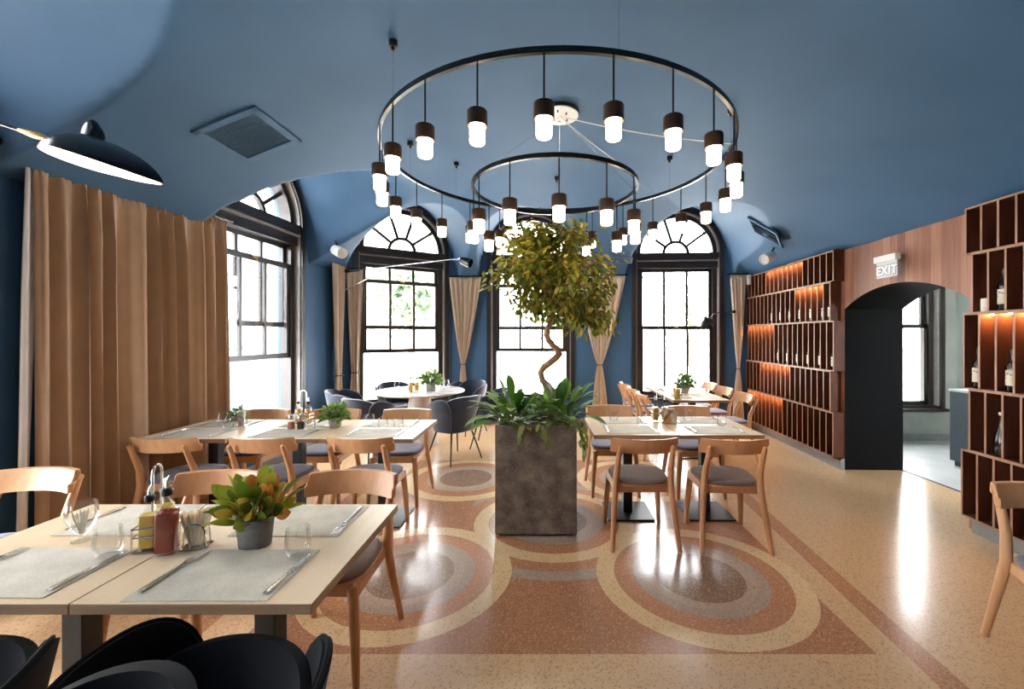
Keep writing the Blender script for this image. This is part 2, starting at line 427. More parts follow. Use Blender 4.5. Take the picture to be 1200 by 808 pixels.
# windows: wall index, centre point on that wall (x,y)
WIN = {1: (0, (-3.1355, 4.69)), 2: (1, (-2.27, 6.86)), 3: (2, (-0.22, 7.226)), 4: (2, (2.24, 7.073)), 5: (0, (-3.2925, 1.55)), 6: (0, (-3.43, -1.2))}  # window 6 is invented, out of view behind the camera, for fill light
SPRING = 2.46
def ceil_z(X, Y):
    X = np.asarray(X, float); Y = np.asarray(Y, float)
    p = np.full(X.shape, 1e9); ds = []
    for w in WALLS:
        a, u, n, Lw = frame_of(w)
        d = (X - a[0]) * n[0] + (Y - a[1]) * n[1]; ds.append(d)
        tt = np.clip(d / 3.0, 0, 1); p = np.minimum(p, 1 - (1 - tt) ** 2.2)
    z = SPRING + 0.85 * p
    for k, (wi, c) in WIN.items():
        a, u, n, Lw = frame_of(WALLS[wi])
        d = np.clip(ds[wi], 0, 9); s = (X - c[0]) * u[0] + (Y - c[1]) * u[1]
        R = 0.87 + ((0.24 if k == 5 else 0.10) * d if wi == 0 else 0.02 * d)
        zl = SPRING + 1.25 * np.sqrt(np.clip(1 - (s / R) ** 2, 0, 1)) - 0.30 * d
        z = np.where(np.abs(s) < R, np.maximum(z, zl), z)
    return z
def cz(x, y): return float(ceil_z(np.array([x]), np.array([y]))[0])
def ceil_hit(px, py):
    for D in np.arange(0.6, 7.6, 0.005):
        p = at(px, py, D)
        if p.z >= cz(p.x, p.y): return p
    return at(px, py, 6)
def ceil_normal(x, y, e=0.05):
    gx = (cz(x + e, y) - cz(x - e, y)) / (2 * e); gy = (cz(x, y + e) - cz(x, y - e)) / (2 * e)
    return Vector((gx, gy, -1)).normalized()      # pointing down into the room

def build_ceiling():
    st = 0.03; xs = np.arange(-3.72, 3.72, st); ys = np.arange(-2.8, 7.55, st)
    X, Y = np.meshgrid(xs, ys); Z = ceil_z(X, Y)
    inside = np.ones(X.shape, bool)
    for w in WALLS:
        a, u, n, Lw = frame_of(w); inside &= ((X - a[0]) * n[0] + (Y - a[1]) * n[1]) > -0.13
    idx = -np.ones(X.shape, int); idx[inside] = np.arange(inside.sum())
    vs = np.stack([X[inside], Y[inside], Z[inside]], 1)
    q = np.stack([idx[:-1, :-1], idx[1:, :-1], idx[1:, 1:], idx[:-1, 1:]], -1).reshape(-1, 4)
    q = q[(q >= 0).all(1)]
    me = bpy.data.meshes.new('ceiling'); me.from_pydata(vs.tolist(), [], q.tolist()); me.materials.append(M['blue'])
    me.polygons.foreach_set('use_smooth', [True] * len(me.polygons)); me.update()
    o = bpy.data.objects.new('ceiling', me); COL.objects.link(o); struct(o)
build_ceiling()

WW, ZS, ZC, ZSILL = 0.75, 2.895, 2.895, 0.42          # window half width, arch springing, sill
def arch_outline(hw, z0, zc, r, n=28):
    pts = [(-hw, z0), (hw, z0), (hw, zc)]
    pts += [(r * math.cos(PI * k / n), zc + r * math.sin(PI * k / n)) for k in range(1, n)]
    pts += [(-hw, zc)]
    return pts
def wall_mesh(name, a, u, n, Lw, z1, holes, mats, thick=0.35, ext=(0, 0), z0=0.0):
    """a: start (x,y), u along, n inward; holes: polygons in (s,z). mats: inner face, reveal, outer"""
    outer = [(-ext[0], z0), (Lw + ext[1], z0), (Lw + ext[1], z1), (-ext[0], z1)]
    loops = [outer] + holes
    flat = [p for lp in loops for p in lp]
    tri = tessellate_polygon([[Vector((p[0], p[1], 0)) for p in lp] for lp in loops])
    def P(s, z, t): return (a[0] + u[0] * s - n[0] * t, a[1] + u[1] * s - n[1] * t, z)
    b = MB(); N = len(flat)
    b.cur = 0; b.add([P(s, z, 0) for s, z in flat], tri)
    b.cur = 2; b.add([P(s, z, thick) for s, z in flat], [tuple(reversed(f)) for f in tri])
    for li, lp in enumerate(loops):
        b.cur = 1 if li else 2; m = len(lp)
        b.add([P(s, z, 0) for s, z in lp] + [P(s, z, thick) for s, z in lp], [(i, (i + 1) % m, m + (i + 1) % m, m + i) for i in range(m)])
    me = bpy.data.meshes.new(name); me.from_pydata(b.v, [], b.f)
    for m in mats: me.materials.append(m)
    me.polygons.foreach_set('material_index', b.mi); me.update()
    o = bpy.data.objects.new(name, me); COL.objects.link(o); return struct(o)
def hole_for(k):
    wi, c = WIN[k]; a, u, n, Lw = frame_of(WALLS[wi]); s = (c[0] - a[0]) * u[0] + (c[1] - a[1]) * u[1]
    return [(s + x, z) for x, z in arch_outline(WW, ZSILL, ZC, WW)]
for nm, wi in (('wall_left', 0), ('wall_corner', 1), ('wall_back', 2), ('wall_rear', 4)):
    a, u, n, Lw = frame_of(WALLS[wi])
    wall_mesh(nm, a, u, n, Lw, 4.05, [hole_for(k) for k in WIN if WIN[k][0] == wi], [M['blue'], M['blue'], M['pale_wall']], 0.34, (0.0, 0.0) if wi == 1 else (0.15, 0.15))
# right wall with the low arched opening; cladding on the room side, black reveal
a, u, n, Lw = frame_of(WALLS[3])
def s_of(y): return (a[1] - y) / abs(u[1])
s0, s1 = s_of(4.733), s_of(3.30); sm, hw_ = (s0 + s1) / 2, (s1 - s0) / 2
RISE = 0.205; RAD = (hw_ ** 2 + RISE ** 2) / (2 * RISE)
arch = [(s0, -0.06), (s1, -0.06), (s1, 1.80)]
for k in range(1, 24):
    x = hw_ - 2 * hw_ * k / 24; arch.append((sm + x, 1.80 - (RAD - RISE) + math.sqrt(RAD ** 2 - x ** 2)))
arch.append((s0, 1.80))
wall_mesh('wall_right', a, u, n, Lw, 4.05, [arch], [M['clad'], M['black_wall'], M['pale_wall']], 0.635, (0.34, 0.15), z0=-0.2)

fl = MB(); fl.add([(-4.0, -3.0, 0), (4.02 - 0.2, -3.0, 0), (4.10, 7.6, 0), (-4.0, 7.6, 0)], [(0, 1, 2, 3)])
fo = fl.build('floor', M['floor']); struct(fo)

# skirtings
def skirt(name, wi, h, t, mat, y0=None, y1=None):
    a, u, n, Lw = frame_of(WALLS[wi]); b = MB()
    sa, sb = (0, Lw) if y0 is None else (y0, y1)
    p = lambda s, d, z: (a[0] + u[0] * s + n[0] * d, a[1] + u[1] * s + n[1] * d, z)
    prof = [(0, 0), (t, 0), (t, h - 0.012), (t * 0.55, h), (0, h)]
    vs = [p(sa, d, z) for d, z in prof] + [p(sb, d, z) for d, z in prof]; k = len(prof)
    b.add(vs, [(i, (i + 1) % k, k + (i + 1) % k, k + i) for i in range(k)] + [tuple(range(k))[::-1], tuple(range(k, 2 * k))])
    struct(b.build(name, mat))
skirt('baseboard_left', 0, 0.10, 0.02, M['skirt']); skirt('baseboard_corner', 1, 0.10, 0.02, M['skirt']); skirt('baseboard_back', 2, 0.10, 0.02, M['skirt'])
skirt('baseboard_right', 3, 0.118, 0.05, M['skirt'], 0.02, s0)
skirt('trim_1', 3, 0.118, 0.05, M['skirt'], s_of(3.225), Lw - 0.1)

# ------------------------------------------------------------------ windows
def make_window(k, raised, mat4=None):
    if mat4 is None:
        wi, c = WIN[k]; a, u, n, Lw = frame_of(WALLS[wi])
        mat4 = Matrix(((u[0], n[0], 0, c[0]), (u[1], n[1], 0, c[1]), (0, 0, 1, 0), (0, 0, 0, 1)))
    e = bpy.data.objects.new('window_%d' % k, None); COL.objects.link(e); e.matrix_world = mat4; struct(e)
    def ring(b, r0, r1, t0, t1, zc=ZC, n=32, a0=0, a1=PI):
        for i in range(n):
            p, q = a0 + (a1 - a0) * i / n, a0 + (a1 - a0) * (i + 1) / n
            vs = []
            for t in (t0, t1):
                for r, an in ((r0, p), (r1, p), (r1, q), (r0, q)): vs.append((r * math.cos(an), t, zc + r * math.sin(an)))
            b.add(vs, [(0, 1, 2, 3), (7, 6, 5, 4), (0, 4, 5, 1), (2, 6, 7, 3), (1, 5, 6, 2), (3, 7, 4, 0)])
    fr = MB()
    ring(fr, 0.685, 0.752, -0.20, 0.035); ring(fr, 0.598, 0.668, -0.20, -0.06)
    for s in (-1, 1):
        fr.span((s * 0.685, -0.20, ZSILL), (s * 0.752, 0.035, ZC)); fr.span((s * 0.598, -0.20, ZSILL), (s * 0.668, -0.06, ZC))
        fr.span((s * 0.668, -0.20, ZSILL), (s * 0.685, -0.06, ZC))
    fr.span((-0.69, -0.20, 2.64), (0.69, -0.02, 2.895)); fr.span((-0.69, -0.03, 2.80), (0.69, 0.015, 2.895))
    fr.span((-0.69, -0.20, ZSILL), (0.69, -0.03, 0.50))
    fr.build('window_frame', M['frame'], e)
    md = MB(); ring(md, 0.668, 0.685, -0.20, 0.012)
    for s in (-1, 1): md.span((s * 0.668, -0.06, 0.5), (s * 0.685, 0.012, ZC))
    md.span((-0.66, -0.02, 2.752), (0.66, 0.022, 2.772))
    md.build('moulding', M['frame_light'], e)
    fan = MB(); ring(fan, 0.182, 0.230, -0.15, -0.10, n=20)
    for an in (36, 72, 108, 144):
        c, s = math.cos(math.radians(an)), math.sin(math.radians(an))
        fan.tube([(0.21 * c, -0.125, ZC + 0.21 * s), (0.62 * c, -0.125, ZC + 0.62 * s)], 0.026, 6)
    fan.build('fanlight', M['frame'], e)
    g = MB(); pts = arch_outline(0.60, ZC - 0.01, ZC, 0.60); g.prism(pts, -0.003, 0.003, Matrix.Translation((0, -0.125, 0)) @ Matrix.Rotation(PI / 2, 4, 'X'))
    g.build('pane', M['pane'], e)
    def sash(name, z0, z1, t, handle):
        b = MB(); y0, y1 = t - 0.02, t + 0.02
        for s in (-1, 1): b.span((s * 0.55, y0, z0), (s * 0.60, y1, z1))
        b.span((-0.6, y0, z0), (0.6, y1, z0 + 0.06)); b.span((-0.6, y0, z1 - 0.06), (0.6, y1, z1))
        for x in (-0.19, 0.19): b.span((x - 0.019, y0 + 0.005, z0), (x + 0.019, y1 - 0.005, z1))
        so = b.build(name, M['frame'], e)
        p = MB(); p.span((-0.56, t - 0.003, z0 + 0.03), (0.56, t + 0.003, z1 - 0.03)); p.build('pane', M['pane'], so)
        if handle:
            h = MB(); h.rbox((0, y1 + 0.012, z1 - 0.02), (0.07, 0.024, 0.022), 0.005); h.tube([(0, y1 + 0.02, z1 - 0.02), (0.01, y1 + 0.035, z1 - 0.07)], 0.006, 8)
            h.build('sash_handle', M['brass'], so)
    sash('upper_sash', 1.61, 2.65, -0.15, False)
    up = 0.73 if raised else 0.0
    sash('lower_sash', 0.50 + up, 1.67 + up, -0.10, True)
    sl = MB(); sl.rbox((0, -0.02, ZSILL + 0.02), (1.60, 0.16, 0.04), 0.008); sl.build('window_sill', M['frame'], e)
    return e
for k in WIN: make_window(k, k not in (4,))

# ------------------------------------------------------------------ annex beyond the arch
AX0, AX1, AY0, AY1 = 4.02, 5.92, 2.2, 6.05
b = MB(); b.add([(AX0 - 0.03, AY0, -0.004), (7.2, AY0, -0.004), (7.2, AY1 + .2, -0.004), (AX0 - 0.03, AY1 + .2, -0.004)], [(0, 1, 2, 3)])
b2 = b.build('floor_annex', M['annex_floor']); struct(b2); b2.location.z = 0.006
wx = 4.97
hole = [(wx - AX0 + x, z) for x, z in arch_outline(WW, ZSILL, ZC, WW)]
wall_mesh('wall_annex_back', (AX0 - 0.2, AY1), np.array((1.0, 0)), np.array((0, -1.0)), 2.6, 4.2, [[(s + 0.2, z) for s, z in hole]], [M['grey_wall'], M['black_wall'], M['pale_wall']], 0.34)
make_window(8, False, Matrix(((1, 0, 0, wx), (0, -1, 0, AY1), (0, 0, 1, 0), (0, 0, 0, 1))))
wall_mesh('wall_annex_right', (AX1, AY1), np.array((0, -1.0)), np.array((-1.0, 0)), 3.9, 4.2, [], [M['pale_wall']] * 3, 0.2)
wall_mesh('wall_annex_front', (AX1, AY0), np.array((-1.0, 0)), np.array((0, 1.0)), 2.0, 4.2, [[(0.95 + x, z) for x, z in arch_outline(WW, ZSILL, ZC, WW)]], [M['grey_wall']] * 3, 0.2)
b = MB(); b.span((AX0 - 0.3, AY0 - 0.2, 4.0), (AX1 + 0.2, AY1 + 0.2, 4.1)); struct(b.build('ceiling_annex', M['pale_wall']))
b = MB(); b.span((AX0, AY1 - 0.02, 0), (AX1, AY1, 0.10)); struct(b.build('baseboard_annex', M['skirt']))
b = MB(); b.span((AX0 - 0.025, 3.0, 0), (AX0, 5.2, 0.006)); struct(b.build('trim_2', M['black']))
make_window(9, False, Matrix(((-1, 0, 0, AX1 - 0.95), (0, 1, 0, AY0), (0, 0, 1, 0), (0, 0, 0, 1))))  # unseen window, added only to let daylight brighten the annex
cn = thing('counter', 'slate blue bar counter standing beyond the arched opening', 'counter', (5.1, 4.42, 0))
b = MB(); b.rbox((0, 0, 0.46), (0.74, 1.0, 0.80), 0.004); b.build('body', M['counter'], cn)
b = MB(); b.rbox((0, 0, 0.872), (0.76, 1.02, 0.025), 0.004); b.build('worktop', M['pale_wall'], cn)
b = MB(); b.span((-0.34, -0.47, 0), (0.34, 0.47, 0.06)); b.build('plinth', M['black'], cn)
for i, z in enumerate((1.17, 0.98)):
    s = thing('light_switch', 'white light switch on the wall beyond the arch, %s of the pair' % ('upper' if i == 0 else 'lower'), 'switch', (AX1 - 0.006, 5.88, z), 0, 'wall switches beyond the arch')
    b = MB(); b.rbox((0, 0, 0), (0.012, 0.085, 0.085), 0.003); b.build('plate', M['white'], s)
    b = MB(); b.rbox((-0.008, 0, 0), (0.008, 0.05, 0.05), 0.002); b.build('rocker', M['white'], s)

# ------------------------------------------------------------------ dining chairs
def seat_outline(wf, wr, d, n=40, e=3.2):
    pts = []
    for k in range(n):
        a = 2 * PI * k / n; c, s = math.cos(a), math.sin(a)
        x = abs(c) ** (2 / e) * (1 if c >= 0 else -1); y = abs(s) ** (2 / e) * (1 if s >= 0 else -1)
        w = wr + (wf - wr) * (y + 1) / 2
        pts.append((x * w / 2, y * d / 2))
    return pts
def slab(b, outl, layers):
    n = len(outl); vs = []
    for z, sc in layers: vs += [(x * sc, y * sc, z) for x, y in outl]
    fs = [(i * n + k, i * n + (k + 1) % n, (i + 1) * n + (k + 1) % n, (i + 1) * n + k) for i in range(len(layers) - 1) for k in range(n)]
    fs += [tuple(reversed(range(n))), tuple(range((len(layers) - 1) * n, len(layers) * n))]
    b.add(vs, fs); return b
def make_chair(fab='seat', wd='beech'):
    t = thing('dining_chair', 'chair', 'chair'); W = M[wd]
    ol = seat_outline(0.45, 0.40, 0.43)
    slab(MB(), ol, [(0.432, 0.985), (0.436, 1.0), (0.446, 1.0)]).build('seat_plate', W, t, True)
    slab(MB(), ol, [(0.446, 0.975), (0.456, 0.985), (0.466, 0.96), (0.472, 0.88), (0.474, 0.6), (0.474, 0.2)]).build('seat_pad', M[fab], t, True, 60)
    b = MB()
    b.rbox((0, 0.165, 0.405), (0.37, 0.02, 0.054), 0.004); b.rbox((0, -0.155, 0.405), (0.35, 0.02, 0.054), 0.004)
    for s in (-1, 1): b.rbox((s * 0.192, 0.0, 0.402), (0.02, 0.33, 0.05), 0.004, rz=-s * 0.05)
    b.build('apron', W, t)
    def back(u, v):
        uu = 2 * u - 1; hz = 0.054
        if abs(uu) > 0.84: hz *= math.sqrt(max(0.02, 1 - ((abs(uu) - 0.84) / 0.16) ** 2))
        uu = math.sin(uu * PI / 2); x = 0.232 * uu; y = -0.262 + 0.075 * uu * uu
        z = 0.728 + (2 * v - 1) * hz
        return Vector((x, y - 0.02 * (2 * v - 1), z)), Vector((0.55 * uu, -1, 0.15)).normalized()
    MB().shell(back, 28, 6, 0.022).build('backrest', W, t, True, 50)
    for s in (-1, 1):
        MB().tube([(s * 0.235, -0.262, 0.0), (s * 0.214, -0.205, 0.25), (s * 0.198, -0.172, 0.42), (s * 0.190, -0.190, 0.55), (s * 0.186, -0.238, 0.66), (s * 0.184, -0.268, 0.725)],
                  [0.0155, 0.0205, 0.0235, 0.0215, 0.0185, 0.0165], 8, flat=1.05, ref=(1, 0, 0), round_end=False).sphere((s * 0.184, -0.270, 0.727), 0.0165, 8, 6).build('leg', W, t, True, 50)
        MB().tube([(s * 0.186, 0.172, 0.425), (s * 0.205, 0.192, 0.2), (s * 0.216, 0.204, 0.0)], [0.0235, 0.0205, 0.0155], 8, ref=(1, 0, 0)).build('leg', W, t, True, 50)
    return t
pc_warm = Proto(lambda: make_chair('seat_brown', 'beech_red')); pc = Proto(lambda: make_chair('seat', 'beech'))
GR = 'wooden dining chairs'
pc_warm('beech chair with taupe seat, back to us, left of the two before the right table', (0.71, 3.19, 0), 0.01, GR)
pc_warm('beech chair with taupe seat, back to us, right of the two before the right table', (1.345, 3.17, 0), -0.05, GR)
pc('beech chair facing us behind the right table, nearer the planter', (0.67, 4.12, 0), PI, GR)
pc('beech chair facing us behind the right table, nearer the shelves', (1.45, 4.08, 0), PI, GR)
nm3 = ('nearest', 'middle', 'farthest')
for i, y in enumerate((5.25, 5.86, 6.44)):
    pc('beech chair on the shelf side of the far table, %s of three' % nm3[i], (2.285 + 0.02 * i, y, 0), PI / 2, GR)
    pc('beech chair on the planter side of the far table, %s of three' % nm3[i], (1.455, y + 0.05, 0), -PI / 2, GR)
for x, w in ((-2.70, 'by the big curtain'), (-2.01, 'in the middle'), (-1.31, 'at the planter end')):
    pc('beech chair with its back to us at the long table, ' + w, (x, 3.21, 0), 0.03, GR)
for x, w in ((-2.70, 'by the window'), (-2.01, 'behind the potted herb'), (-1.325, 'at the planter end')):
    pc('beech chair facing us across the long table, ' + w, (x, 3.90, 0), PI, GR)
pc_warm('beech chair behind the front table, partly hidden by the croton plant', (-1.68, 1.985, 0), PI, GR)
pc_warm('beech chair behind the front table at its free corner', (-1.0, 1.99, 0), PI - 0.03, GR)
pc('beech chair past the left end of the front table, against the curtain', (-2.70, 2.03, 0), PI + 0.10, GR)
pc('beech chair cut off by the right picture edge, before the near shelves', (2.34, 1.79, 0), PI - 0.35, GR)

# ------------------------------------------------------------------ tables
def pedestal_table(label, x0, x1, y0, y1, group):
    cx, cy = (x0 + x1) / 2, (y0 + y1) / 2
    t = thing('dining_table', label, 'table', (cx, cy, 0), 0, group)
    g = 0.0016
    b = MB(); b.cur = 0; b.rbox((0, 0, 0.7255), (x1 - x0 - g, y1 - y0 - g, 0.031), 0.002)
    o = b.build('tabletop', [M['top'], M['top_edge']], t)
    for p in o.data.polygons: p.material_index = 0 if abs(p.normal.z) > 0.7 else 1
    b = MB(); b.rbox((0, 0, 0.36), (0.075, 0.075, 0.70), 0.004); b.build('column', M['black'], t)
    b = MB(); b.rbox((0, 0, 0.004 + 0.006), (0.38, 0.38, 0.012), 0.003); b.build('base_plate', M['black'], t)
    b = MB(); b.rbox((0, 0, 0.704), (0.34, 0.34, 0.010), 0.003); b.build('mounting_plate', M['black'], t)
    return t
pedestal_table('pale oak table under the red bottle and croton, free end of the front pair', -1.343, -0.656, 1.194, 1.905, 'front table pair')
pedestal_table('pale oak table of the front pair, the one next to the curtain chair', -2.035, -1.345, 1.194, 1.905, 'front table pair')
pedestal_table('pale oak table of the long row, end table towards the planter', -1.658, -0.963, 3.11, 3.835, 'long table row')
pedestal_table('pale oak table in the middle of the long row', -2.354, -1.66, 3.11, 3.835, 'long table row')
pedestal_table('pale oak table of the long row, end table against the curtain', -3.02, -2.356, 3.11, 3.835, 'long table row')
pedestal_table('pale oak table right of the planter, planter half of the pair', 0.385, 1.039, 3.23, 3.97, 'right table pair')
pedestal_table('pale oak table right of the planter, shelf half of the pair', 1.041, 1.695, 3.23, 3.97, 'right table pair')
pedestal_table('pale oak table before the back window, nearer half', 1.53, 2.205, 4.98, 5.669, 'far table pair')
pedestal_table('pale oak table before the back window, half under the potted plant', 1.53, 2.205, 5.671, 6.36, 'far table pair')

RT = Vector((-1.72, 5.88, 0))
t = thing('round_table', 'round marble topped table on a white cone base, among navy armchairs', 'table', RT)
b = MB(); b.lathe([(0.001, 0.72), (0.60, 0.72), (0.612, 0.726), (0.612, 0.736), (0.606, 0.742), (0.001, 0.742)], 64)
o = b.build('tabletop', [M['marble'], M['marble_edge']], t, True)
for p in o.data.polygons: p.material_index = 1 if abs(p.normal.z) < 0.8 else 0
MB().lathe([(0.001, 0), (0.25, 0), (0.26, 0.01), (0.255, 0.02), (0.19, 0.35), (0.15, 0.6), (0.14, 0.72), (0.001, 0.72)], 40).build('base', M['cone'], t, True)

# ------------------------------------------------------------------ navy petal armchairs
def make_armchair(fab, sc=1.0, wide=1.0, bt=0.79, pt=0.735, a0=46):
    t = thing('armchair', 'armchair', 'armchair')
    def petal(a0, a1, r0, ztop, zpk, skew, zb=0.37):
        def fn(u, v):
            a = math.radians(a0 + (a1 - a0) * u); uu = 2 * u - 1
            ed = 1 - abs(uu) ** 3.2
            top = zb + (ztop - zb) * (0.45 + 0.55 * max(0, ed) ** 0.6) - skew * uu * 0.07
            z = zb + (top - zb) * v
            r = r0 * (0.80 + 0.20 * min(1, (z - zb) / 0.25)) + 0.035 * max(0, (z - 0.55)) / 0.2
            d = Vector((math.sin(a) * wide, -math.cos(a), 0))
            return Vector((d.x * r, d.y * r, z)) * sc, Vector((d.x, d.y, -0.15)).normalized()
        return fn
    MB().shell(petal(-76, 76, 0.262, bt, 0, 0), 28, 12, 0.030 * sc).build('backrest', M[fab], t, True, 60)
    for s in (-1, 1):
        fn = petal(a0 * s, 120 * s, 0.292, pt, 0, 1.0)
        sd = MB().shell(fn, 24, 12, 0.030 * sc).build('side_petal', M[fab], t, True, 60)
        rim = [fn(i / 30, 1.0)[0] + Vector((0, 0, 0.004)) for i in range(31)]
        MB().tube(rim, 0.006 * sc, 6).build('piping', M['piping'] if fab == 'navy' else M['navy_dark'], sd, True)
    ol = seat_outline(0.46 * wide, 0.42 * wide, 0.46, e=2.6)
    slab(MB(), [(x * sc, y * sc + 0.02 * sc) for x, y in ol], [(0.345 * sc, 0.80), (0.36 * sc, 0.93), (0.40 * sc, 1.0), (0.44 * sc, 1.0), (0.463 * sc, 0.95), (0.470 * sc, 0.75), (0.472 * sc, 0.3)]).build('seat_cushion', M[fab], t, True, 60)
    for sx in (-1, 1):
        for sy in (-1, 1):
            MB().tube([(sx * 0.15 * sc, sy * 0.14 * sc, 0.36 * sc), (sx * 0.235 * sc, sy * 0.235 * sc, 0.0)], [0.011, 0.008], 8).build('leg', M['black'], t, True)
    return t
pa = Proto(lambda: make_armchair('navy'))
GA = 'navy armchairs at the round table'
def face(x, y): return math.atan2(RT.y - y, RT.x - x) - PI / 2
for x, y, lab, dr in ((-1.09, 5.16, 'navy velvet armchair with its back to us, nearest the planter at the round table', 0.15),
                      (-2.06, 5.03, 'navy velvet armchair at the round table, behind the long table plant', -0.1),
                      (-2.56, 5.62, 'navy velvet armchair at the round table, beside the corner curtains', 0.0),
                      (-2.18, 6.36, 'navy velvet armchair at the round table, in front of the corner window', 0.0),
                      (-1.22, 6.60, 'navy velvet armchair at the round table, below the pointed curtain', 0.0),
                      (-0.72, 5.80, 'navy velvet armchair at the round table, half hidden by the planter leaves', 0.0)):
    pa(lab, (x, y, 0), face(x, y) + dr, GA)
pd = Proto(lambda: make_armchair('navy_dark', 0.865, 1.12, 0.74, 0.80, 30))
GB = 'dark armchairs along the bottom edge'
pd('dark velvet armchair at the bottom edge, in front of the oak table corner', (-0.845, 0.955, 0), PI - 0.14, GB)
pd('dark velvet armchair at the bottom left corner', (-1.56, 0.95, 0), PI - 0.14, GB)
pn = Proto(lambda: make_armchair('navy_dark', 1.10, 0.66))
pn('dark velvet armchair cropped to its top rim, nearest us at the bottom edge', (-0.755, 0.475, 0), PI, GB)

# ------------------------------------------------------------------ planter, tree and plants
PX, PY, PW, PH = -0.057, 3.455, 0.61, 0.83
t = thing('planter', 'tall square planter of dark speckled stone in the middle of the room', 'planter', (PX, PY, 0))
b = MB(); hw = PW / 2; th = 0.025
for c, s in (((0, -hw + th / 2, 0), (PW, th)), ((0, hw - th / 2, 0), (PW, th)), ((-hw + th / 2, 0, 0), (th, PW - 2 * th)), ((hw - th / 2, 0, 0), (th, PW - 2 * th))):
    b.rbox((c[0], c[1], 0.02 + (PH - 0.02) / 2), (s[0], s[1], PH - 0.02), 0.002)
b.build('body', M['stone'], t)
b = MB(); b.span((-hw + 0.03, -hw + 0.03, 0), (hw - 0.03, hw - 0.03, 0.022)); b.build('foot', M['black'], t)
b = MB(); b.grid(lambda u, v: Vector((-hw + th + (PW - 2 * th) * u, -hw + th + (PW - 2 * th) * v, PH - 0.05 + 0.015 * math.sin(9 * u) * math.cos(7 * v))), 16, 16); b.build('soil', M['soil'], t, True)

DT = 3.47
tpts = [(651, 474), (650, 461), (643, 453), (635.6, 446), (633.5, 436.7), (637, 431), (643.6, 426), (651, 420), (655, 415), (652.5, 409), (647.4, 404.7), (642.5, 398), (640.4, 392), (642, 384.8), (645.5, 377), (648, 370.8), (649, 362)]
w3 = [at(x, y, DT + 0.02 * math.sin(i * 0.9)) for i, (x, y) in enumerate(tpts)]
base = Vector((w3[0].x, w3[0].y, PH - 0.06)); w3[0] = base
tree = thing('ficus_tree', 'ficus tree with a twisted trunk and round olive crown in the stone planter', 'tree', base)
def loc3(o, pts): return [p - o.location for p in pts]
MB().tube(loc3(tree, w3), [0.032, 0.030, 0.028, 0.027, 0.026, 0.026, 0.027, 0.029, 0.030, 0.027, 0.025, 0.024, 0.025, 0.023, 0.021, 0.019, 0.017], 10).build('trunk', M['bark'], tree, True, 80)
br = MB(); lf = MB(); top = w3[-1]; rnd = random.Random(3)
cen = at(648, 318, DT)
ends = []
for k in range(46):
    while True:
        q = Vector((rnd.uniform(-1, 1), rnd.uniform(-1, 1), rnd.uniform(-1, 1)))
        if 0.25 < q.length < 1: break
    e = cen + Vector((q.x * 0.40, q.y * 0.40, q.z * 0.33 + 0.015))
    ends.append(e)
for pxy in ((690, 352), (700, 345), (684, 366), (704, 330), (596, 318), (588, 325), (618, 352), (614, 340), (706, 312), (672, 360), (697, 368), (690, 376), (704, 374), (678, 372), (628, 355), (600, 305), (645, 277), (668, 278), (622, 283)):
    ends.append(at(pxy[0], pxy[1], DT + rnd.uniform(-0.15, 0.15)))
for e in ends:
    mid = top.lerp(e, 0.5) + Vector((rnd.uniform(-.05, .05), rnd.uniform(-.05, .05), 0.06))
    br.tube(loc3(tree, [top - Vector((0, 0, 0.02)), mid, e]), [0.009, 0.005, 0.002], 5)
    for j in range(66):
        o_ = Vector((rnd.gauss(0, 0.062), rnd.gauss(0, 0.062), rnd.gauss(0, 0.055)))
        p = e + o_; dd = Vector((rnd.uniform(-1, 1), rnd.uniform(-1, 1), rnd.uniform(-0.9, 0.45))) + (p - cen) * 1.2
        lf.leaf(p - tree.location, dd, Vector((rnd.uniform(-.8, .8), rnd.uniform(-1.2, .4), 0.8)), rnd.uniform(0.045, 0.066), rnd.uniform(0.026, 0.038), 0.25, 0.2, 3)
br.build('branches', M['bark'], tree, True); lf.build('foliage', M['ficus'], tree, True, 80)

def lily(label, c, n, seedv, L0_, L1_, lean=(0, 0)):
    r = random.Random(seedv); t = thing('peace_lily', label, 'plant', c, 0, 'peace lilies in the planter')
    f = MB(); s = MB()
    for k in range(n):
        a = 2 * PI * k * 0.381966 + r.uniform(-.3, .3); el = r.uniform(0.40, 1.40)
        d = Vector((math.cos(a) * math.cos(el) + lean[0], math.sin(a) * math.cos(el) + lean[1], math.sin(el))).normalized()
        L = r.uniform(L0_, L1_); st = L * r.uniform(0.5, 0.8); p0 = Vector((math.cos(a) * 0.03, math.sin(a) * 0.03, 0))
        p1 = p0 + d * st
        s.tube([p0, p0 + d * st * 0.5 + Vector((0, 0, .01)), p1], [0.004, 0.0035, 0.003], 5)
        f.leaf(p1, d + Vector((0, 0, -0.12)), (0, 0, 1), L, L * r.uniform(0.24, 0.33), r.uniform(0.25, 0.6), 0.25, 7)
    s.build('stems', M['stem'], t, True); f.build('leaves', M['lily'], t, True, 80)
zs = PH - 0.045
lily('peace lily with arching leaves at the left of the planter', (-0.24, 3.32, zs), 44, 11, 0.18, 0.31, (-0.12, -0.1))
lily('peace lily with broad leaves at the right of the planter', (0.14, 3.33, zs), 42, 5, 0.18, 0.31, (0.12, -0.1))
lily('small peace lily behind the trunk of the planter tree', (-0.03, 3.58, zs), 26, 8, 0.16, 0.26)
t = thing('pothos', 'variegated pothos trailing over the front and right rim of the planter', 'plant', (-0.02, 3.22, zs))
f = MB(); s = MB(); r = random.Random(21)
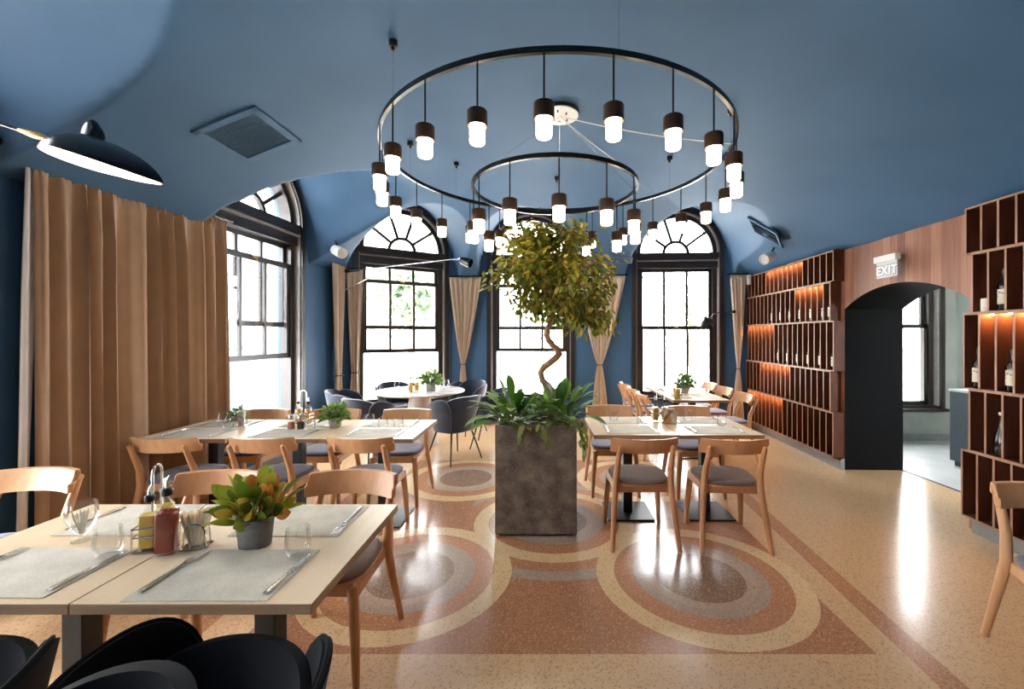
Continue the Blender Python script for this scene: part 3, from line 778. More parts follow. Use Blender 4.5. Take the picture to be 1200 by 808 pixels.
for k in range(46):
    p = Vector((r.uniform(-0.26, 0.26), r.uniform(-0.05, 0.10), r.uniform(0.03, 0.09))); a = r.uniform(0, 2 * PI)
    f.leaf(p, Vector((math.cos(a), math.sin(a) - 0.4, 0.2)), (0, 0, 1), r.uniform(0.06, 0.10), r.uniform(0.035, 0.055), 0.4, 0.2, 5)
    s.tube([Vector((p.x, p.y + .02, -0.005)), p], 0.002, 4)
vines = [[(-0.13, -0.04, 0.05), (-0.135, -0.09, 0.05), (-0.135, -0.10, -0.01), (-0.14, -0.10, -0.03)],
         [(-0.02, -0.04, 0.06), (0.01, -0.095, 0.05), (0.03, -0.10, 0.0), (0.035, -0.10, -0.05)],
         [(0.22, -0.03, 0.06), (0.28, -0.05, 0.07), (0.30, -0.04, 0.0), (0.305, -0.04, -0.08), (0.325, -0.04, -0.13)],
         [(0.22, -0.01, 0.06), (0.30, -0.02, 0.08), (0.335, -0.03, 0.02), (0.33, -0.03, -0.10), (0.34, -0.03, -0.17)]]
for vn in vines:
    vn = [Vector(p) for p in vn]; s.tube(vn, 0.003, 5)
    for i in range(len(vn) - 1):
        for q in (0.3, 0.8):
            p = vn[i].lerp(vn[i + 1], q)
            f.leaf(p, Vector((r.uniform(-.5, .5), -0.7, -0.5)), (0, -0.5, 1), r.uniform(0.045, 0.075), r.uniform(0.026, 0.042), 0.5, 0.15, 5)
s.build('stems', M['stem'], t, True); f.build('leaves', M['pothos'], t, True, 80)

# ------------------------------------------------------------------ chandelier rings
def ring_lamp(label, c, R, n, off, nm_p):
    t = thing('ring_chandelier', label, 'chandelier', c)
    pts = [(R * math.cos(2 * PI * k / 96), R * math.sin(2 * PI * k / 96), 0) for k in range(97)]
    b = MB(); vs = []; prof = [(-0.011, -0.016), (0.011, -0.016), (0.011, 0.016), (-0.011, 0.016)]
    for k in range(96):
        a = 2 * PI * k / 96
        vs += [((R + p[0]) * math.cos(a), (R + p[0]) * math.sin(a), p[1]) for p in prof]
    fs = [(4 * k + i, 4 * k + (i + 1) % 4, 4 * ((k + 1) % 96) + (i + 1) % 4, 4 * ((k + 1) % 96) + i) for k in range(96) for i in range(4)]
    b.add(vs, fs); b.build('ring', M['black_gloss'], t)
    src = None
    for k in range(n):
        a = math.radians(off + 360.0 * k / n); x, y = R * math.sin(a), -R * math.cos(a)
        if src is None:
            b = MB(); b.tube([(0, 0, -0.014), (0, 0, -0.27)], 0.005, 8); src = b.build('pendant_rod', M['black_gloss'], t); src.location = (x, y, 0)
            b = MB(); b.lathe([(0.001, -0.262), (0.047, -0.262), (0.052, -0.268), (0.052, -0.345), (0.049, -0.345), (0.049, -0.275), (0.001, -0.275)], 24); b.build('cap', M['bronze'], src, True)
            b = MB(); b.lathe([(0.001, -0.28), (0.039, -0.28), (0.039, -0.425), (0.034, -0.432), (0.001, -0.432)], 20); b.build('diffuser', M['bulb'], src, True)
        else:
            p = src.copy(); COL.objects.link(p); p.parent = t; p.location = (x, y, 0)
            for ch in src.children:
                q = ch.copy(); COL.objects.link(q); q.parent = p
    return t
C1 = Vector((0.10, 3.42, 2.915)); C2 = Vector((0.09, 3.42, 2.685))
ch1 = ring_lamp('large black ring chandelier with many short lit pendants', C1, 1.334, 24, -4.2, 'outer')
ch2 = ring_lamp('small black ring chandelier hung inside and below the large ring', C2, 0.655, 12, 1.0, 'inner')
def suspend(t, C, R, angs):
    for an in angs:
        a = math.radians(an); x, y = R * math.sin(a), -R * math.cos(a); zc = cz(C.x + x, C.y + y) - C.z
        MB().tube([(x, y, 0.01), (x, y, zc - 0.04)], 0.0022, 5).build('suspension_wire', M['steel'], t)
        MB().lathe([(0.001, zc + 0.02), (0.026, zc + 0.02), (0.026, zc - 0.035), (0.012, zc - 0.04), (0.010, zc - 0.06), (0.001, zc - 0.06)], 14, c=(x, y, 0)).build('ceiling_mount', M['black'], t, True)
suspend(ch1, C1, 1.334, (12, -49, -105, -132, 178, 122, 80))
pc0 = ceil_hit(656, 131)
zt = cz(pc0.x, pc0.y)
cn = thing('ceiling_canopy', 'white round wiring canopy on the ceiling above the ring chandeliers', 'ceiling fixture', (pc0.x, pc0.y, zt))
MB().lathe([(0.001, 0.03), (0.155, 0.03), (0.155, -0.028), (0.001, -0.028)], 36).build('housing', M['black'], cn, True)
MB().lathe([(0.001, -0.026), (0.15, -0.026), (0.15, -0.034), (0.001, -0.034)], 36).build('plate', M['white'], cn, True)
b = MB()
for x, y, sx, sy in ((-0.09, 0.02, .03, .012), (-0.06, 0.02, .012, .03), (0.05, -0.04, .012, .03), (0.06, 0.06, .012, .03), (-.02, -.08, .012, .03), (0.0, .08, .02, .012)):
    b.box((x, y, -0.037), (sx, sy, 0.006))
b.build('terminals', M['black'], cn)
def sag(p, q, s, n=12): return [p.lerp(q, i / n) - Vector((0, 0, s * math.sin(PI * i / n))) for i in range(n + 1)]
pA = Vector((pc0.x, pc0.y, zt - 0.036)); a_ = math.radians(78)
for an in (-70, 175, 95):
    q = Vector((0.655 * math.sin(math.radians(an)), -0.655 * math.cos(math.radians(an)), 0.016))
    MB().tube([pA - C2, q], 0.0016, 5).build('suspension_wire', M['steel'], ch2)
for nm_, q, s_ in (('large ring', C1 + Vector((1.334 * math.sin(a_), -1.334 * math.cos(a_), 0.016)), 0.03), ('small ring', C2 + Vector((0.655 * math.sin(math.radians(40)), -0.655 * math.cos(math.radians(40)), 0.016)), 0.01)):
    o = MB().tube([p - cn.location for p in sag(pA, q, s_)], 0.004, 6).build('cable', M['white'], cn, True)

# ------------------------------------------------------------------ ceiling vents and spots
def frame_on_ceiling(p, xdir):
    nn = ceil_normal(p.x, p.y); x = Vector(xdir); x = (x - nn * x.dot(nn)).normalized(); y = nn.cross(x)
    return Matrix(((x.x, y.x, nn.x, p.x), (x.y, y.y, nn.y, p.y), (x.z, y.z, nn.z, p.z), (0, 0, 0, 1)))
def vent(label, corners, nsl, mat_s='vent'):
    P = [ceil_hit(*c) for c in corners]
    c = (P[0] + P[1] + P[2] + P[3]) / 4; c.z = cz(c.x, c.y)
    xd = ((P[1] - P[0]) + (P[2] - P[3])) / 2; yd = ((P[3] - P[0]) + (P[2] - P[1])) / 2
    m = frame_on_ceiling(c, xd); W_, H_ = xd.length, yd.length
    t = thing('ceiling_vent', label, 'vent'); t.matrix_world = m @ Matrix.Translation((0, 0, -0.010))
    b = MB(); f_ = 0.055 if nsl > 12 else 0.03
    b.rbox((0, -H_ / 2 + f_ / 2, 0.012), (W_, f_, 0.03), 0.003); b.rbox((0, H_ / 2 - f_ / 2, 0.012), (W_, f_, 0.03), 0.003)
    b.rbox((-W_ / 2 + f_ / 2, 0, 0.012), (f_, H_, 0.03), 0.003); b.rbox((W_ / 2 - f_ / 2, 0, 0.012), (f_, H_, 0.03), 0.003)
    b.build('frame', M['blue'], t)
    MB().box((0, 0, 0.0), (W_ - f_, H_ - f_, 0.006)).build('backing', M['vent_dark'], t)
    b = MB(); R = Matrix.Rotation(0.6, 3, 'X')
    for k in range(nsl): b.box((0, -H_ / 2 + f_ + (H_ - 2 * f_) * (k + 0.5) / nsl, 0.012), (W_ - 2 * f_, (H_ - 2 * f_) / nsl * 0.62, 0.004), rot=R)
    b.build('louvres', M[mat_s], t)
vent('large square blue air grille on the ceiling above the big curtain', [(220, 154), (297, 124), (354, 164), (290, 190)], 18)
vent('narrow slot air grille on the ceiling above the far shelves', [(883, 255), (922, 271.5), (911, 277), (875, 262)], 5)

def spot(label, px, py, dpx, aim):
    p = ceil_hit(px + dpx[0], py + dpx[1]); p.z = cz(p.x, p.y)
    t = thing('ceiling_spotlight', label, 'spotlight', p, 0, 'white cylinder spotlights')
    c = at(px, py, p.y - 0.02) - p
    ax = Vector(aim).normalized(); R = ax.to_track_quat('Z', 'Y').to_matrix().to_4x4(); T = Matrix.Translation(c) @ R
    MB().lathe([(0.001, -0.10), (0.055, -0.10), (0.066, -0.09), (0.070, 0.0), (0.070, 0.095), (0.066, 0.10), (0.060, 0.10), (0.056, 0.085), (0.001, 0.085)], 24, M4=T).build('body', M['white'], t, True)
    MB().lathe([(0.001, -0.104), (0.050, -0.104), (0.050, -0.098), (0.001, -0.098)], 24, M4=T).build('back_cap', M['vent'], t, True)
    b = MB(); b.tube([Vector((0, 0, 0.02)), c * 0.5, c - ax * 0.06], 0.012, 8); b.build('bracket', M['black'], t)
spot('white cylinder spotlight on the ceiling above the far shelves', 900, 302, (8, -11), (-0.75, -0.45, -0.35))
spot('white cylinder spotlight over the corner curtains', 397, 295, (-4, -11), (0.75, -0.55, -0.35))
p = at(712, 284, 6.6); 
t = thing('slot_vent', 'long slot air grille high on the back wall behind the tree crown', 'vent', (0.92, 6.95, cz(0.92, 6.95)))
nn = ceil_normal(0.92, 6.9); 
t.matrix_world = frame_on_ceiling(Vector((0.98, 6.72, cz(0.98, 6.72))), (1, -0.06, 0))
MB().rbox((0, 0, 0.004), (0.86, 0.16, 0.012), 0.003).build('frame', M['vent'], t)
b = MB()
for k in (-0.045, -0.015, 0.015, 0.045): b.box((0, k, 0.011), (0.80, 0.012, 0.003))
b.build('slots', M['vent_dark'], t)

# ------------------------------------------------------------------ curtains
def curtain(label, p0, p1, ztop, zbot, nrm, folds, amp, mat, tie=None, narrow=0.1, flare=0.28, seedv=1, skew=0.5, lining=False, group=None):
    """p0,p1: (x,y) ends along the rod; nrm: into the room. tie: height of the tie-back or None"""
    p0, p1, nrm = Vector((*p0, 0)), Vector((*p1, 0)), Vector((*nrm, 0)).normalized()
    U = (p1 - p0); Lr = U.length; U.normalize(); r = random.Random(seedv)
    ph = [r.uniform(-.6, .6) for _ in range(folds * 2 + 4)]; am = [r.uniform(0.55, 1.2) for _ in range(folds * 2 + 4)]
    org = p0 + U * (Lr * skew)
    t = thing('curtain', label, 'curtain', (org.x, org.y, 0), 0, group)
    def width(z):
        if tie is None: return 1.0 + 0.035 * (1 - (z - zbot) / (ztop - zbot))
        if z > tie:
            q = (z - tie) / (ztop - tie); return narrow + (1 - narrow) * q ** 0.80
        q = (tie - z) / (tie - zbot); return narrow + (flare - narrow) * min(1, q * 1.15) ** 0.75
    def fn(u, v):
        z = zbot + (ztop - zbot) * v; w = width(z)
        x = (u - skew) * Lr * w
        uw = u + (0.028 * math.sin(7.3 * u * 2 + seedv) + 0.016 * math.sin(19 * u + 2 * seedv)) * math.sin(PI * u)
        fu = uw * folds; k = int(max(0, fu)); q = math.sin(2 * PI * fu + ph[k % len(ph)] * math.sin(PI * (fu - k)) )
        head = min(1, max(0, (v - 0.955) / 0.035)); head = head * head * (3 - 2 * head)
        a_ = amp * am[k % len(am)] * (0.35 + 0.65 * min(1, (1 - v) * 6)) * (1 if tie is None else (0.55 + 0.45 * w) * (1.0 if w > .3 else 0.8))
        q = math.copysign(abs(q) ** 0.8, q) + 0.28 * math.sin(2 * PI * (fu * 1.62 + 0.3 * seedv) + 1.5 * v)
        dep = a_ * q * (1 - 0.8 * head) + head * (0.014 if tie is None else 0.008) * (math.sin(2 * PI * folds * 3.1 * u + 2.5 * math.sin(23 * u) + 60 * (v - 0.97)) + 0.5 * math.sin(2 * PI * folds * 5.3 * u - 90 * (v - 0.97)))
        lat = a_ * 0.35 * math.sin(4 * PI * fu) * (1 if tie is None else w) + 0.012 * math.sin(3.1 * v + 5 * u) * (1 - v)
        P = U * (x + lat * (0.6 if tie is None else 0.3)) + nrm * (dep + amp * 1.2)
        return Vector((P.x, P.y, z))
    nu = folds * 14; b = MB()
    w_ = nu + 1; nv = 64
    vs = [fn(i / nu, (j / nv)) for j in range(nv + 1) for i in range(nu + 1)]
    b.add(vs, [(j * w_ + i, j * w_ + i + 1, (j + 1) * w_ + i + 1, (j + 1) * w_ + i) for j in range(nv) for i in range(nu)])
    o = b.build('cloth', M[mat], t, True, 80)
    md = o.modifiers.new('thickness', 'SOLIDIFY'); md.thickness = 0.005; md.offset = 0
    if tie is not None:
        hw = Lr * narrow * 0.5 + 0.008; c = U * ((0.5 - skew) * Lr * narrow) + nrm * amp * 1.2
        pts = [c + U * (hw * math.cos(a)) + nrm * ((amp * 0.9 + 0.012) * math.sin(a)) + Vector((0, 0, tie)) for a in [2 * PI * k / 24 for k in range(25)]]
        MB().tube(pts, 0.007, 6, flat=1.6).build('tie_back', M['black'], t, True)
    if lining:
        def fl_(u, v):
            z = zbot + 0.02 + (ztop - 0.05 - zbot) * v
            P = U * (-0.045 * (2.0 - 1.2 * v) + 0.075 * u) + nrm * (0.055 + 0.006 * math.sin(10 * u + 6 * v) - 0.02 * u)
            return Vector((P.x, P.y, z))
        b = MB(); b.grid(fl_, 10, 30); lo = b.build('lining', M['lining'], t, True)
        m2 = lo.modifiers.new('thickness', 'SOLIDIFY'); m2.thickness = 0.004
    return t
def rod(label, a_, b_, z, nrm, finial=True, r=0.012):
    a_, b_, nrm = Vector((*a_, z)), Vector((*b_, z)), Vector((*nrm, 0)).normalized()
    t = thing('curtain_rod', label, 'curtain rod', a_); d = b_ - a_
    MB().tube([Vector((0, 0, 0)), d], r, 10).build('rod', M['black_gloss'], t, True)
    if finial:
        u_ = d.normalized()
        for s_, c in ((-1, Vector((0, 0, 0))), (1, d)):
            if s_ == 1: continue
            b = MB(); b.sphere(c + u_ * s_ * 0.055, 0.034, 16, 10); b.tube([c, c + u_ * s_ * 0.03], 0.016, 10); b.build('finial', M['black_gloss'], t, True)
    for q in (0.06, 0.94):
        p = d * q; MB().tube([p, p - nrm * 0.11], 0.008, 8).lathe([(0.001, 0), (0.03, 0), (0.03, 0.008), (0.001, 0.008)], 14, M4=Matrix.Translation(p - nrm * 0.105) @ (-nrm).to_track_quat('Z', 'Y').to_matrix().to_4x4()).build('bracket', M['black_gloss'], t, True)
    return t
aL, uL, nL, _ = frame_of(WALLS[0]); aC, uC, nC, _ = frame_of(WALLS[1]); aB, uB, nB, _ = frame_of(WALLS[2])
def onwall(fr, x=None, y=None, off=0.0):
    a, u, n, _ = fr
    s = (y - a[1]) / u[1] if y is not None else (x - a[0]) / u[0]
    return (a[0] + u[0] * s + n[0] * off, a[1] + u[1] * s + n[1] * off)
FL, FC, FB = frame_of(WALLS[0]), frame_of(WALLS[1]), frame_of(WALLS[2])
ZR = 2.60
curtain('full length tan velvet curtain drawn across the left wall', onwall(FL, y=2.60, off=0.052), onwall(FL, y=4.09, off=0.052), ZR + 0.005, 0.03, nL, 13, 0.040, 'curtain', None, seedv=4, skew=0.0, lining=True)
rod('black curtain rod with ball end above the large tan curtain', onwall(FL, y=2.47, off=0.11), onwall(FL, y=4.15, off=0.11), ZR + 0.022, nL)
curtain('slim tied taupe curtain on the left wall beside the corner', onwall(FL, y=5.93, off=0.07), onwall(FL, y=6.28, off=0.07), 2.60, 0.04, nL, 4, 0.034, 'curtain_pale', 0.93, 0.40, 0.75, 5, group='tied curtains')
rod('short black curtain rod over the corner curtain on the left wall', onwall(FL, y=5.80, off=0.105), onwall(FL, y=6.27, off=0.105), 2.615, nL, False)
curtain('slim tied taupe curtain at the left edge of the corner window', onwall(FC, x=-3.0, off=0.06), onwall(FC, x=-2.80, off=0.06), 2.50, 0.04, nC, 3, 0.034, 'curtain_pale', 0.95, 0.42, 0.8, 6, group='tied curtains')
rod('short black curtain rod over the curtain left of the corner window', onwall(FC, x=-2.99, off=0.09), onwall(FC, x=-2.78, off=0.09), 2.515, nC, False)
curtain('tied taupe curtain between the corner window and the window behind the tree', onwall(FB, x=-1.60, off=0.06), onwall(FB, x=-1.05, off=0.06), 2.50, 0.04, nB, 6, 0.042, 'curtain_pale', 1.02, 0.10, 0.36, 7, 0.42, group='tied curtains')
rod('short black curtain rod over the curtain left of the tree', onwall(FB, x=-1.64, off=0.10), onwall(FB, x=-1.02, off=0.10), 2.52, nB, False)
curtain('tied taupe curtain right of the tree crown', onwall(FB, x=0.57, off=0.06), onwall(FB, x=1.37, off=0.06), 2.50, 0.04, nB, 8, 0.042, 'curtain_pale', 1.02, 0.09, 0.36, 9, 0.46, group='tied curtains')
rod('short black curtain rod right of the tree crown', onwall(FB, x=0.53, off=0.10), onwall(FB, x=1.41, off=0.10), 2.52, nB, False)
curtain('tied taupe curtain between the last window and the shelves', onwall(FB, x=3.06, off=0.06), onwall(FB, x=3.32, off=0.06), 2.50, 0.04, nB, 5, 0.048, 'curtain_pale', 0.97, 0.18, 0.75, 12, 0.5, group='tied curtains')
rod('short black curtain rod beside the far shelves', onwall(FB, x=3.03, off=0.10), onwall(FB, x=3.36, off=0.10), 2.515, nB, False)

# ------------------------------------------------------------------ wall lamps
def bowl_shade(T, L, Wd, Hh, parent, emit=True):
    """long leaf shaped shade, open below, with a small crest on top; local x = length"""
    def fn(u, v):
        a = 2 * PI * u; s = math.sin(v * PI / 2); c = math.cos(v * PI / 2)
        x = math.cos(a); y = math.sin(a)
        lx = (0.68 if x > 0 else 0.32) * L
        nar = 1 - 0.72 * max(0, x) ** 1.6
        return T @ Vector((x * lx * s, y * Wd / 2 * s * nar, Hh * c ** 1.3 - 0.12 * Hh * max(0, x) * s * 2.2))
    b = MB(); b.grid(fn, 40, 14); o = b.build('shade', M['black_gloss'], parent, True, 80)
    def fi(u, v):
        p = fn(u, v); q = T.inverted() @ p; return T @ Vector((q.x * 0.975, q.y * 0.975, q.z - 0.004))
    b = MB(); b.grid(fi, 40, 14); b.build('shade_lining', M['shade_in'] if emit else M['white'], parent, True, 80)
    def fk(u, v):
        a = 2 * PI * u; s = math.sin(v * PI / 2); c = math.cos(v * PI / 2)
        return T @ Vector((-0.05 * L * 0 + math.cos(a) * (0.055 + 0.05 * s ** 4) * L * s - 0.02 * L - 0.03 * L * c, math.sin(a) * 0.04 * L * s * 1.1, Hh * 0.86 + 0.80 * Hh * c ** 0.55 - 0.10 * Hh * s * math.cos(a)))
    b = MB(); b.grid(fk, 20, 8); b.build('crest', M['black_gloss'], parent, True, 80)
# big lamp, left foreground
pm = Vector((-3.25, 1.78, 2.70)); ph_ = at(103, 190, 1.70)
lp = thing('wall_lamp', 'large black leaf shaped wall lamp, lit, above the big curtain', 'wall lamp', pm)
MB().lathe([(0.001, 0), (0.06, 0), (0.06, 0.02), (0.001, 0.02)], 20, M4=Matrix.Rotation(PI / 2, 4, 'Y')).build('wall_plate', M['black'], lp)
pe = at(56, 163, 1.71)
MB().tube([Vector((0, 0, 0)), (pe - pm) * 0.92], 0.007, 8).build('arm', M['black_gloss'], lp, True)
MB().tube([(pe - pm) * 0.90, (pe - pm) * 0.96, (pe - pm) * 1.01], [0.008, 0.017, 0.010], 10).build('swivel', M['brass'], lp, True)
Tsh = Matrix.Translation(ph_ - pm) @ Euler((math.radians(-5), math.radians(12), math.radians(-4)), 'XYZ').to_matrix().to_4x4()
bowl_shade(Tsh, 0.50, 0.24, 0.105, lp)
bo = MB().sphere((Tsh @ Vector((0.02, 0, 0.03))), 0.028, 14, 10).build('bulb', M['bulb'], lp, True)
# two armed lamp at the corner window
m0 = Vector((*onwall(FL, y=6.25, off=0.0), at(401, 346, 6.25).z))
lp = thing('wall_lamp', 'black lamp with long thin steel arms crossing the corner window', 'wall lamp', m0)
P = lambda px, py, D: at(px, py, D) - m0
MB().tube([Vector((0, 0, 0.02)), Vector((0.05, -0.03, 0.02))], 0.03, 12).build('wall_plate', M['black'], lp)
MB().tube([Vector((0.04, -0.02, 0.02)), P(447, 317, 5.9)], 0.009, 8).build('lower_arm', M['steel'], lp, True)
MB().tube([P(405, 318, 6.15), P(421, 317, 6.1)], [0.026, 0.012], 10).build('counterweight', M['black_gloss'], lp, True)
MB().tube([P(405, 318, 6.15), P(447, 313.5, 5.9), P(531, 304, 5.55)], 0.007, 8).build('upper_arm', M['steel'], lp, True)
MB().tube([P(530, 304, 5.55), P(538, 303.5, 5.53)], 0.014, 8).build('swivel', M['steel'], lp, True)
hd = P(546, 307, 5.5)
T_ = Matrix.Translation(hd) @ Vector((0.9, -0.25, -0.35)).to_track_quat('Z', 'Y').to_matrix().to_4x4()
MB().lathe([(0.001, -0.09), (0.025, -0.09), (0.045, -0.07), (0.055, -0.02), (0.064, 0.07), (0.060, 0.07), (0.05, -0.02), (0.001, -0.06)], 20, M4=T_).build('lamp_head', M['black_gloss'], lp, True)
# small lamp at the last window
m1 = Vector((*onwall(FB, x=3.10, off=0.0), at(866, 366, 6.98).z))
lp = thing('wall_lamp', 'small black domed lamp on a thin arm before the last window', 'wall lamp', m1)
P1 = lambda px, py, D: at(px, py, D) - m1
MB().tube([Vector((0, 0, 0)), Vector((0, -0.16, 0))], 0.025, 12).build('wall_plate', M['black'], lp)
MB().tube([Vector((0, -0.15, 0)), P1(842, 366.5, 6.7), P1(836, 369, 6.68), P1(833, 373, 6.68)], 0.008, 8).build('arm', M['black'], lp, True)
Td = Matrix.Translation(P1(829, 380, 6.68)) @ Euler((0.15, -0.35, 0)).to_matrix().to_4x4()
MB().lathe([(0.001, 0.13), (0.02, 0.13), (0.028, 0.10), (0.08, 0.07), (0.125, 0.0), (0.12, 0.0), (0.07, 0.06), (0.001, 0.09)], 24, M4=Td).build('lamp_head', M['black'], lp, True)

# ------------------------------------------------------------------ shelves
EDGE = [2.467, 2.118, 1.672, 1.103, 0.638, 0.126]; CELL = 0.1185; SD = 0.122; BT = 0.014
uR = Vector((-u[0] if False else 0.035, 1.0, 0)).normalized()          # along the right wall, away from us
nR = Vector((-uR.y, uR.x, 0))                                          # into the room
def shelf_pt(y, d, z):                                                 # d: out of the wall face
    x = xw(y); return Vector((x, y, z)) + nR * d
rotR = Matrix(((uR.x, nR.x, 0), (uR.y, nR.y, 0), (0, 0, 1)))
def shelf_unit(label, starts, ncell, sign, lit):
    """starts: y of the arch-side end of every row; sign +1 runs away from us"""
    t = thing('wine_shelf', label, 'shelf', shelf_pt(starts[0], 0, 0))
    t.matrix_world = Matrix.Translation(shelf_pt(starts[0], 0, 0)) @ rotR.to_4x4()
    y00 = starts[0] / uR.y
    for rI in range(5):
        z1, z0 = EDGE[rI], EDGE[rI + 1]; o0 = (starts[rI] - starts[0]); n = ncell[rI]; Ltot = n * CELL * sign
        row = MB()
        def bd(x0, x1, za, zb, target=row): 
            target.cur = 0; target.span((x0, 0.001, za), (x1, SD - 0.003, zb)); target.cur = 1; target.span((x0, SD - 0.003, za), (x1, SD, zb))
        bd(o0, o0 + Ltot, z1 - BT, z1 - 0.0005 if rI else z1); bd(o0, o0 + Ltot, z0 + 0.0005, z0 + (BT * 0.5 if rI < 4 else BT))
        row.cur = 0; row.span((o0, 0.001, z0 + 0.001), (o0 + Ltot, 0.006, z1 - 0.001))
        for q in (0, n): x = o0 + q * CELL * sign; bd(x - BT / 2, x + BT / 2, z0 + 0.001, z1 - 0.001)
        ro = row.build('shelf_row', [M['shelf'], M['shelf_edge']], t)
        src = None
        for q in range(1, n):
            x = o0 + q * CELL * sign
            if src is None:
                dv = MB(); h2 = (z1 - z0) / 2 - BT * 0.75
                dv.cur = 0; dv.span((-BT / 2, 0.005, -h2), (BT / 2, SD - 0.003, h2)); dv.cur = 1; dv.span((-BT / 2, SD - 0.003, -h2), (BT / 2, SD, h2))
                src = dv.build('divider', [M['shelf'], M['shelf_edge']], ro); src.location = (x, 0, (z0 + z1) / 2)
            else:
                c = src.copy(); COL.objects.link(c); c.parent = ro; c.location = (x, 0, (z0 + z1) / 2)
        if rI in lit:
            a0, a1 = lit[rI]; led = MB()
            for q in range(a0, a1):
                xa, xb = sorted((o0 + q * CELL * sign, o0 + (q + 1) * CELL * sign)); led.span((xa + 0.012, 0.040, z1 - BT - 0.005), (xb - 0.012, 0.052, z1 - BT - 0.0005))
            led.build('led_strip', M['led'], ro)
    return t
def cell_pt(starts, rI, q, sign, d=0.065):
    y = starts[rI] + (q + 0.5) * CELL * sign; z = EDGE[rI + 1] + (BT * 0.5 if rI < 4 else BT) + 0.001
    return shelf_pt(y, d, z)
ST1 = [4.745, 4.80, 4.74, 4.80, 4.75]; ST2 = [3.20, 3.15, 3.215, 3.17, 3.23]
shelf_unit('tall walnut wine shelf of slim cells between the back wall and the arch', ST1, [18, 18, 18, 18, 18], 1, {0: (5, 13), 1: (1, 6), 2: (11, 18), 3: (7, 14), 4: (9, 18)})
shelf_unit('tall walnut wine shelf of slim cells at the right picture edge', ST2, [13, 13, 13, 13, 13], -1, {2: (1, 7)})
def make_wine():
    t = thing('wine_bottle', 'wine', 'bottle')
    MB().lathe([(0.001, 0), (0.034, 0), (0.037, 0.005), (0.037, 0.165), (0.033, 0.19), (0.016, 0.215), (0.0135, 0.235), (0.0135, 0.285), (0.015, 0.286), (0.015, 0.298), (0.001, 0.298)], 18).build('body', M['wine'], t, True)
    MB().lathe([(0.0376, 0.045), (0.0376, 0.150)], 18).build('paper_label', M['label'], t, True)
    b = MB(); r = random.Random(2)
    for k in range(26):
        a = r.uniform(0, 2 * PI); z = r.uniform(0.058, 0.14); w = r.uniform(0.08, 0.22)
        b.add([((0.0380) * math.cos(a + s * w), 0.0380 * math.sin(a + s * w), z + h) for s, h in ((-1, -.003), (1, -.003), (1, .004), (-1, .004))], [(0, 1, 2, 3)])
    b.build('label_print', M['print'], t)
    MB().lathe([(0.0155, 0.24), (0.0155, 0.299), (0.001, 0.300)], 14).build('capsule', M['black_gloss'], t, True)
    return t
pw = Proto(make_wine)
ordn = ['first', 'second', 'third', 'fourth', 'fifth', 'sixth', 'seventh', 'eighth', 'ninth', 'tenth', 'eleventh', 'twelfth']
for i, q in enumerate((0, 1, 3, 5, 7, 9, 11)):
    pw('dark wine bottle with pale label, far shelf second row, %s bottle from the arch' % ordn[i], cell_pt(ST1, 1, q, 1), 2.2, 'wine bottles in the far shelf')
for i, q in enumerate((0, 2, 4, 6, 8, 10)):
    pw('dark wine bottle with pale label, far shelf middle row, %s bottle from the arch' % ordn[i], cell_pt(ST1, 2, q, 1), 2.2, 'wine bottles in the far shelf')
pw('dark wine bottle with printed label in the near shelf, next to the candle', cell_pt(ST2, 1, 1, -1), 2.6, 'wine bottles in the near shelf')
pw('dark wine bottle in the near shelf, unlit end cell below the candle', cell_pt(ST2, 2, 0, -1), 2.6, 'wine bottles in the near shelf')
pw('dark wine bottle in the near shelf, lit cell', cell_pt(ST2, 2, 2, -1), 2.6, 'wine bottles in the near shelf')
t = thing('decanter', 'dark glass decanter with a pale stopper low in the near shelf', 'decanter', cell_pt(ST2, 3, 1, -1))
MB().lathe([(0.001, 0), (0.040, 0), (0.044, 0.01), (0.044, 0.10), (0.036, 0.15), (0.018, 0.20), (0.013, 0.25), (0.013, 0.285), (0.016, 0.29), (0.010, 0.29), (0.010, 0.25), (0.030, 0.15), (0.040, 0.10), (0.040, 0.012), (0.001, 0.012)], 20).build('body', M['wine'], t, True)
MB().lathe([(0.001, 0.28), (0.009, 0.28), (0.009, 0.29), (0.017, 0.292), (0.017, 0.31), (0.001, 0.312)], 14).build('stopper', M['wax'], t, True)
t = thing('candle', 'thick white candle in the end cell of the near shelf', 'candle', cell_pt(ST2, 1, 0, -1))
MB().lathe([(0.001, 0), (0.036, 0), (0.038, 0.003), (0.038, 0.092), (0.034, 0.096), (0.020, 0.090), (0.001, 0.088)], 20).build('body', M['wax'], t, True)
MB().tube([(0, 0, 0.087), (0.002, 0, 0.108)], 0.0015, 5).build('wick', M['black'], t)
t = thing('alarm_sensor', 'small white sensor box high between the last curtain and the shelf', 'sensor', at(877.5, 328, 6.80))
MB().rbox((0, 0, 0), (0.055, 0.05, 0.16), 0.012).build('housing', M['white'], t, True)
MB().rbox((0, -0.026, 0.02), (0.035, 0.01, 0.06), 0.004).build('lens', M['exit'], t, True)
t['label'] = 'small white sensor box high on the back wall beside the far shelf'

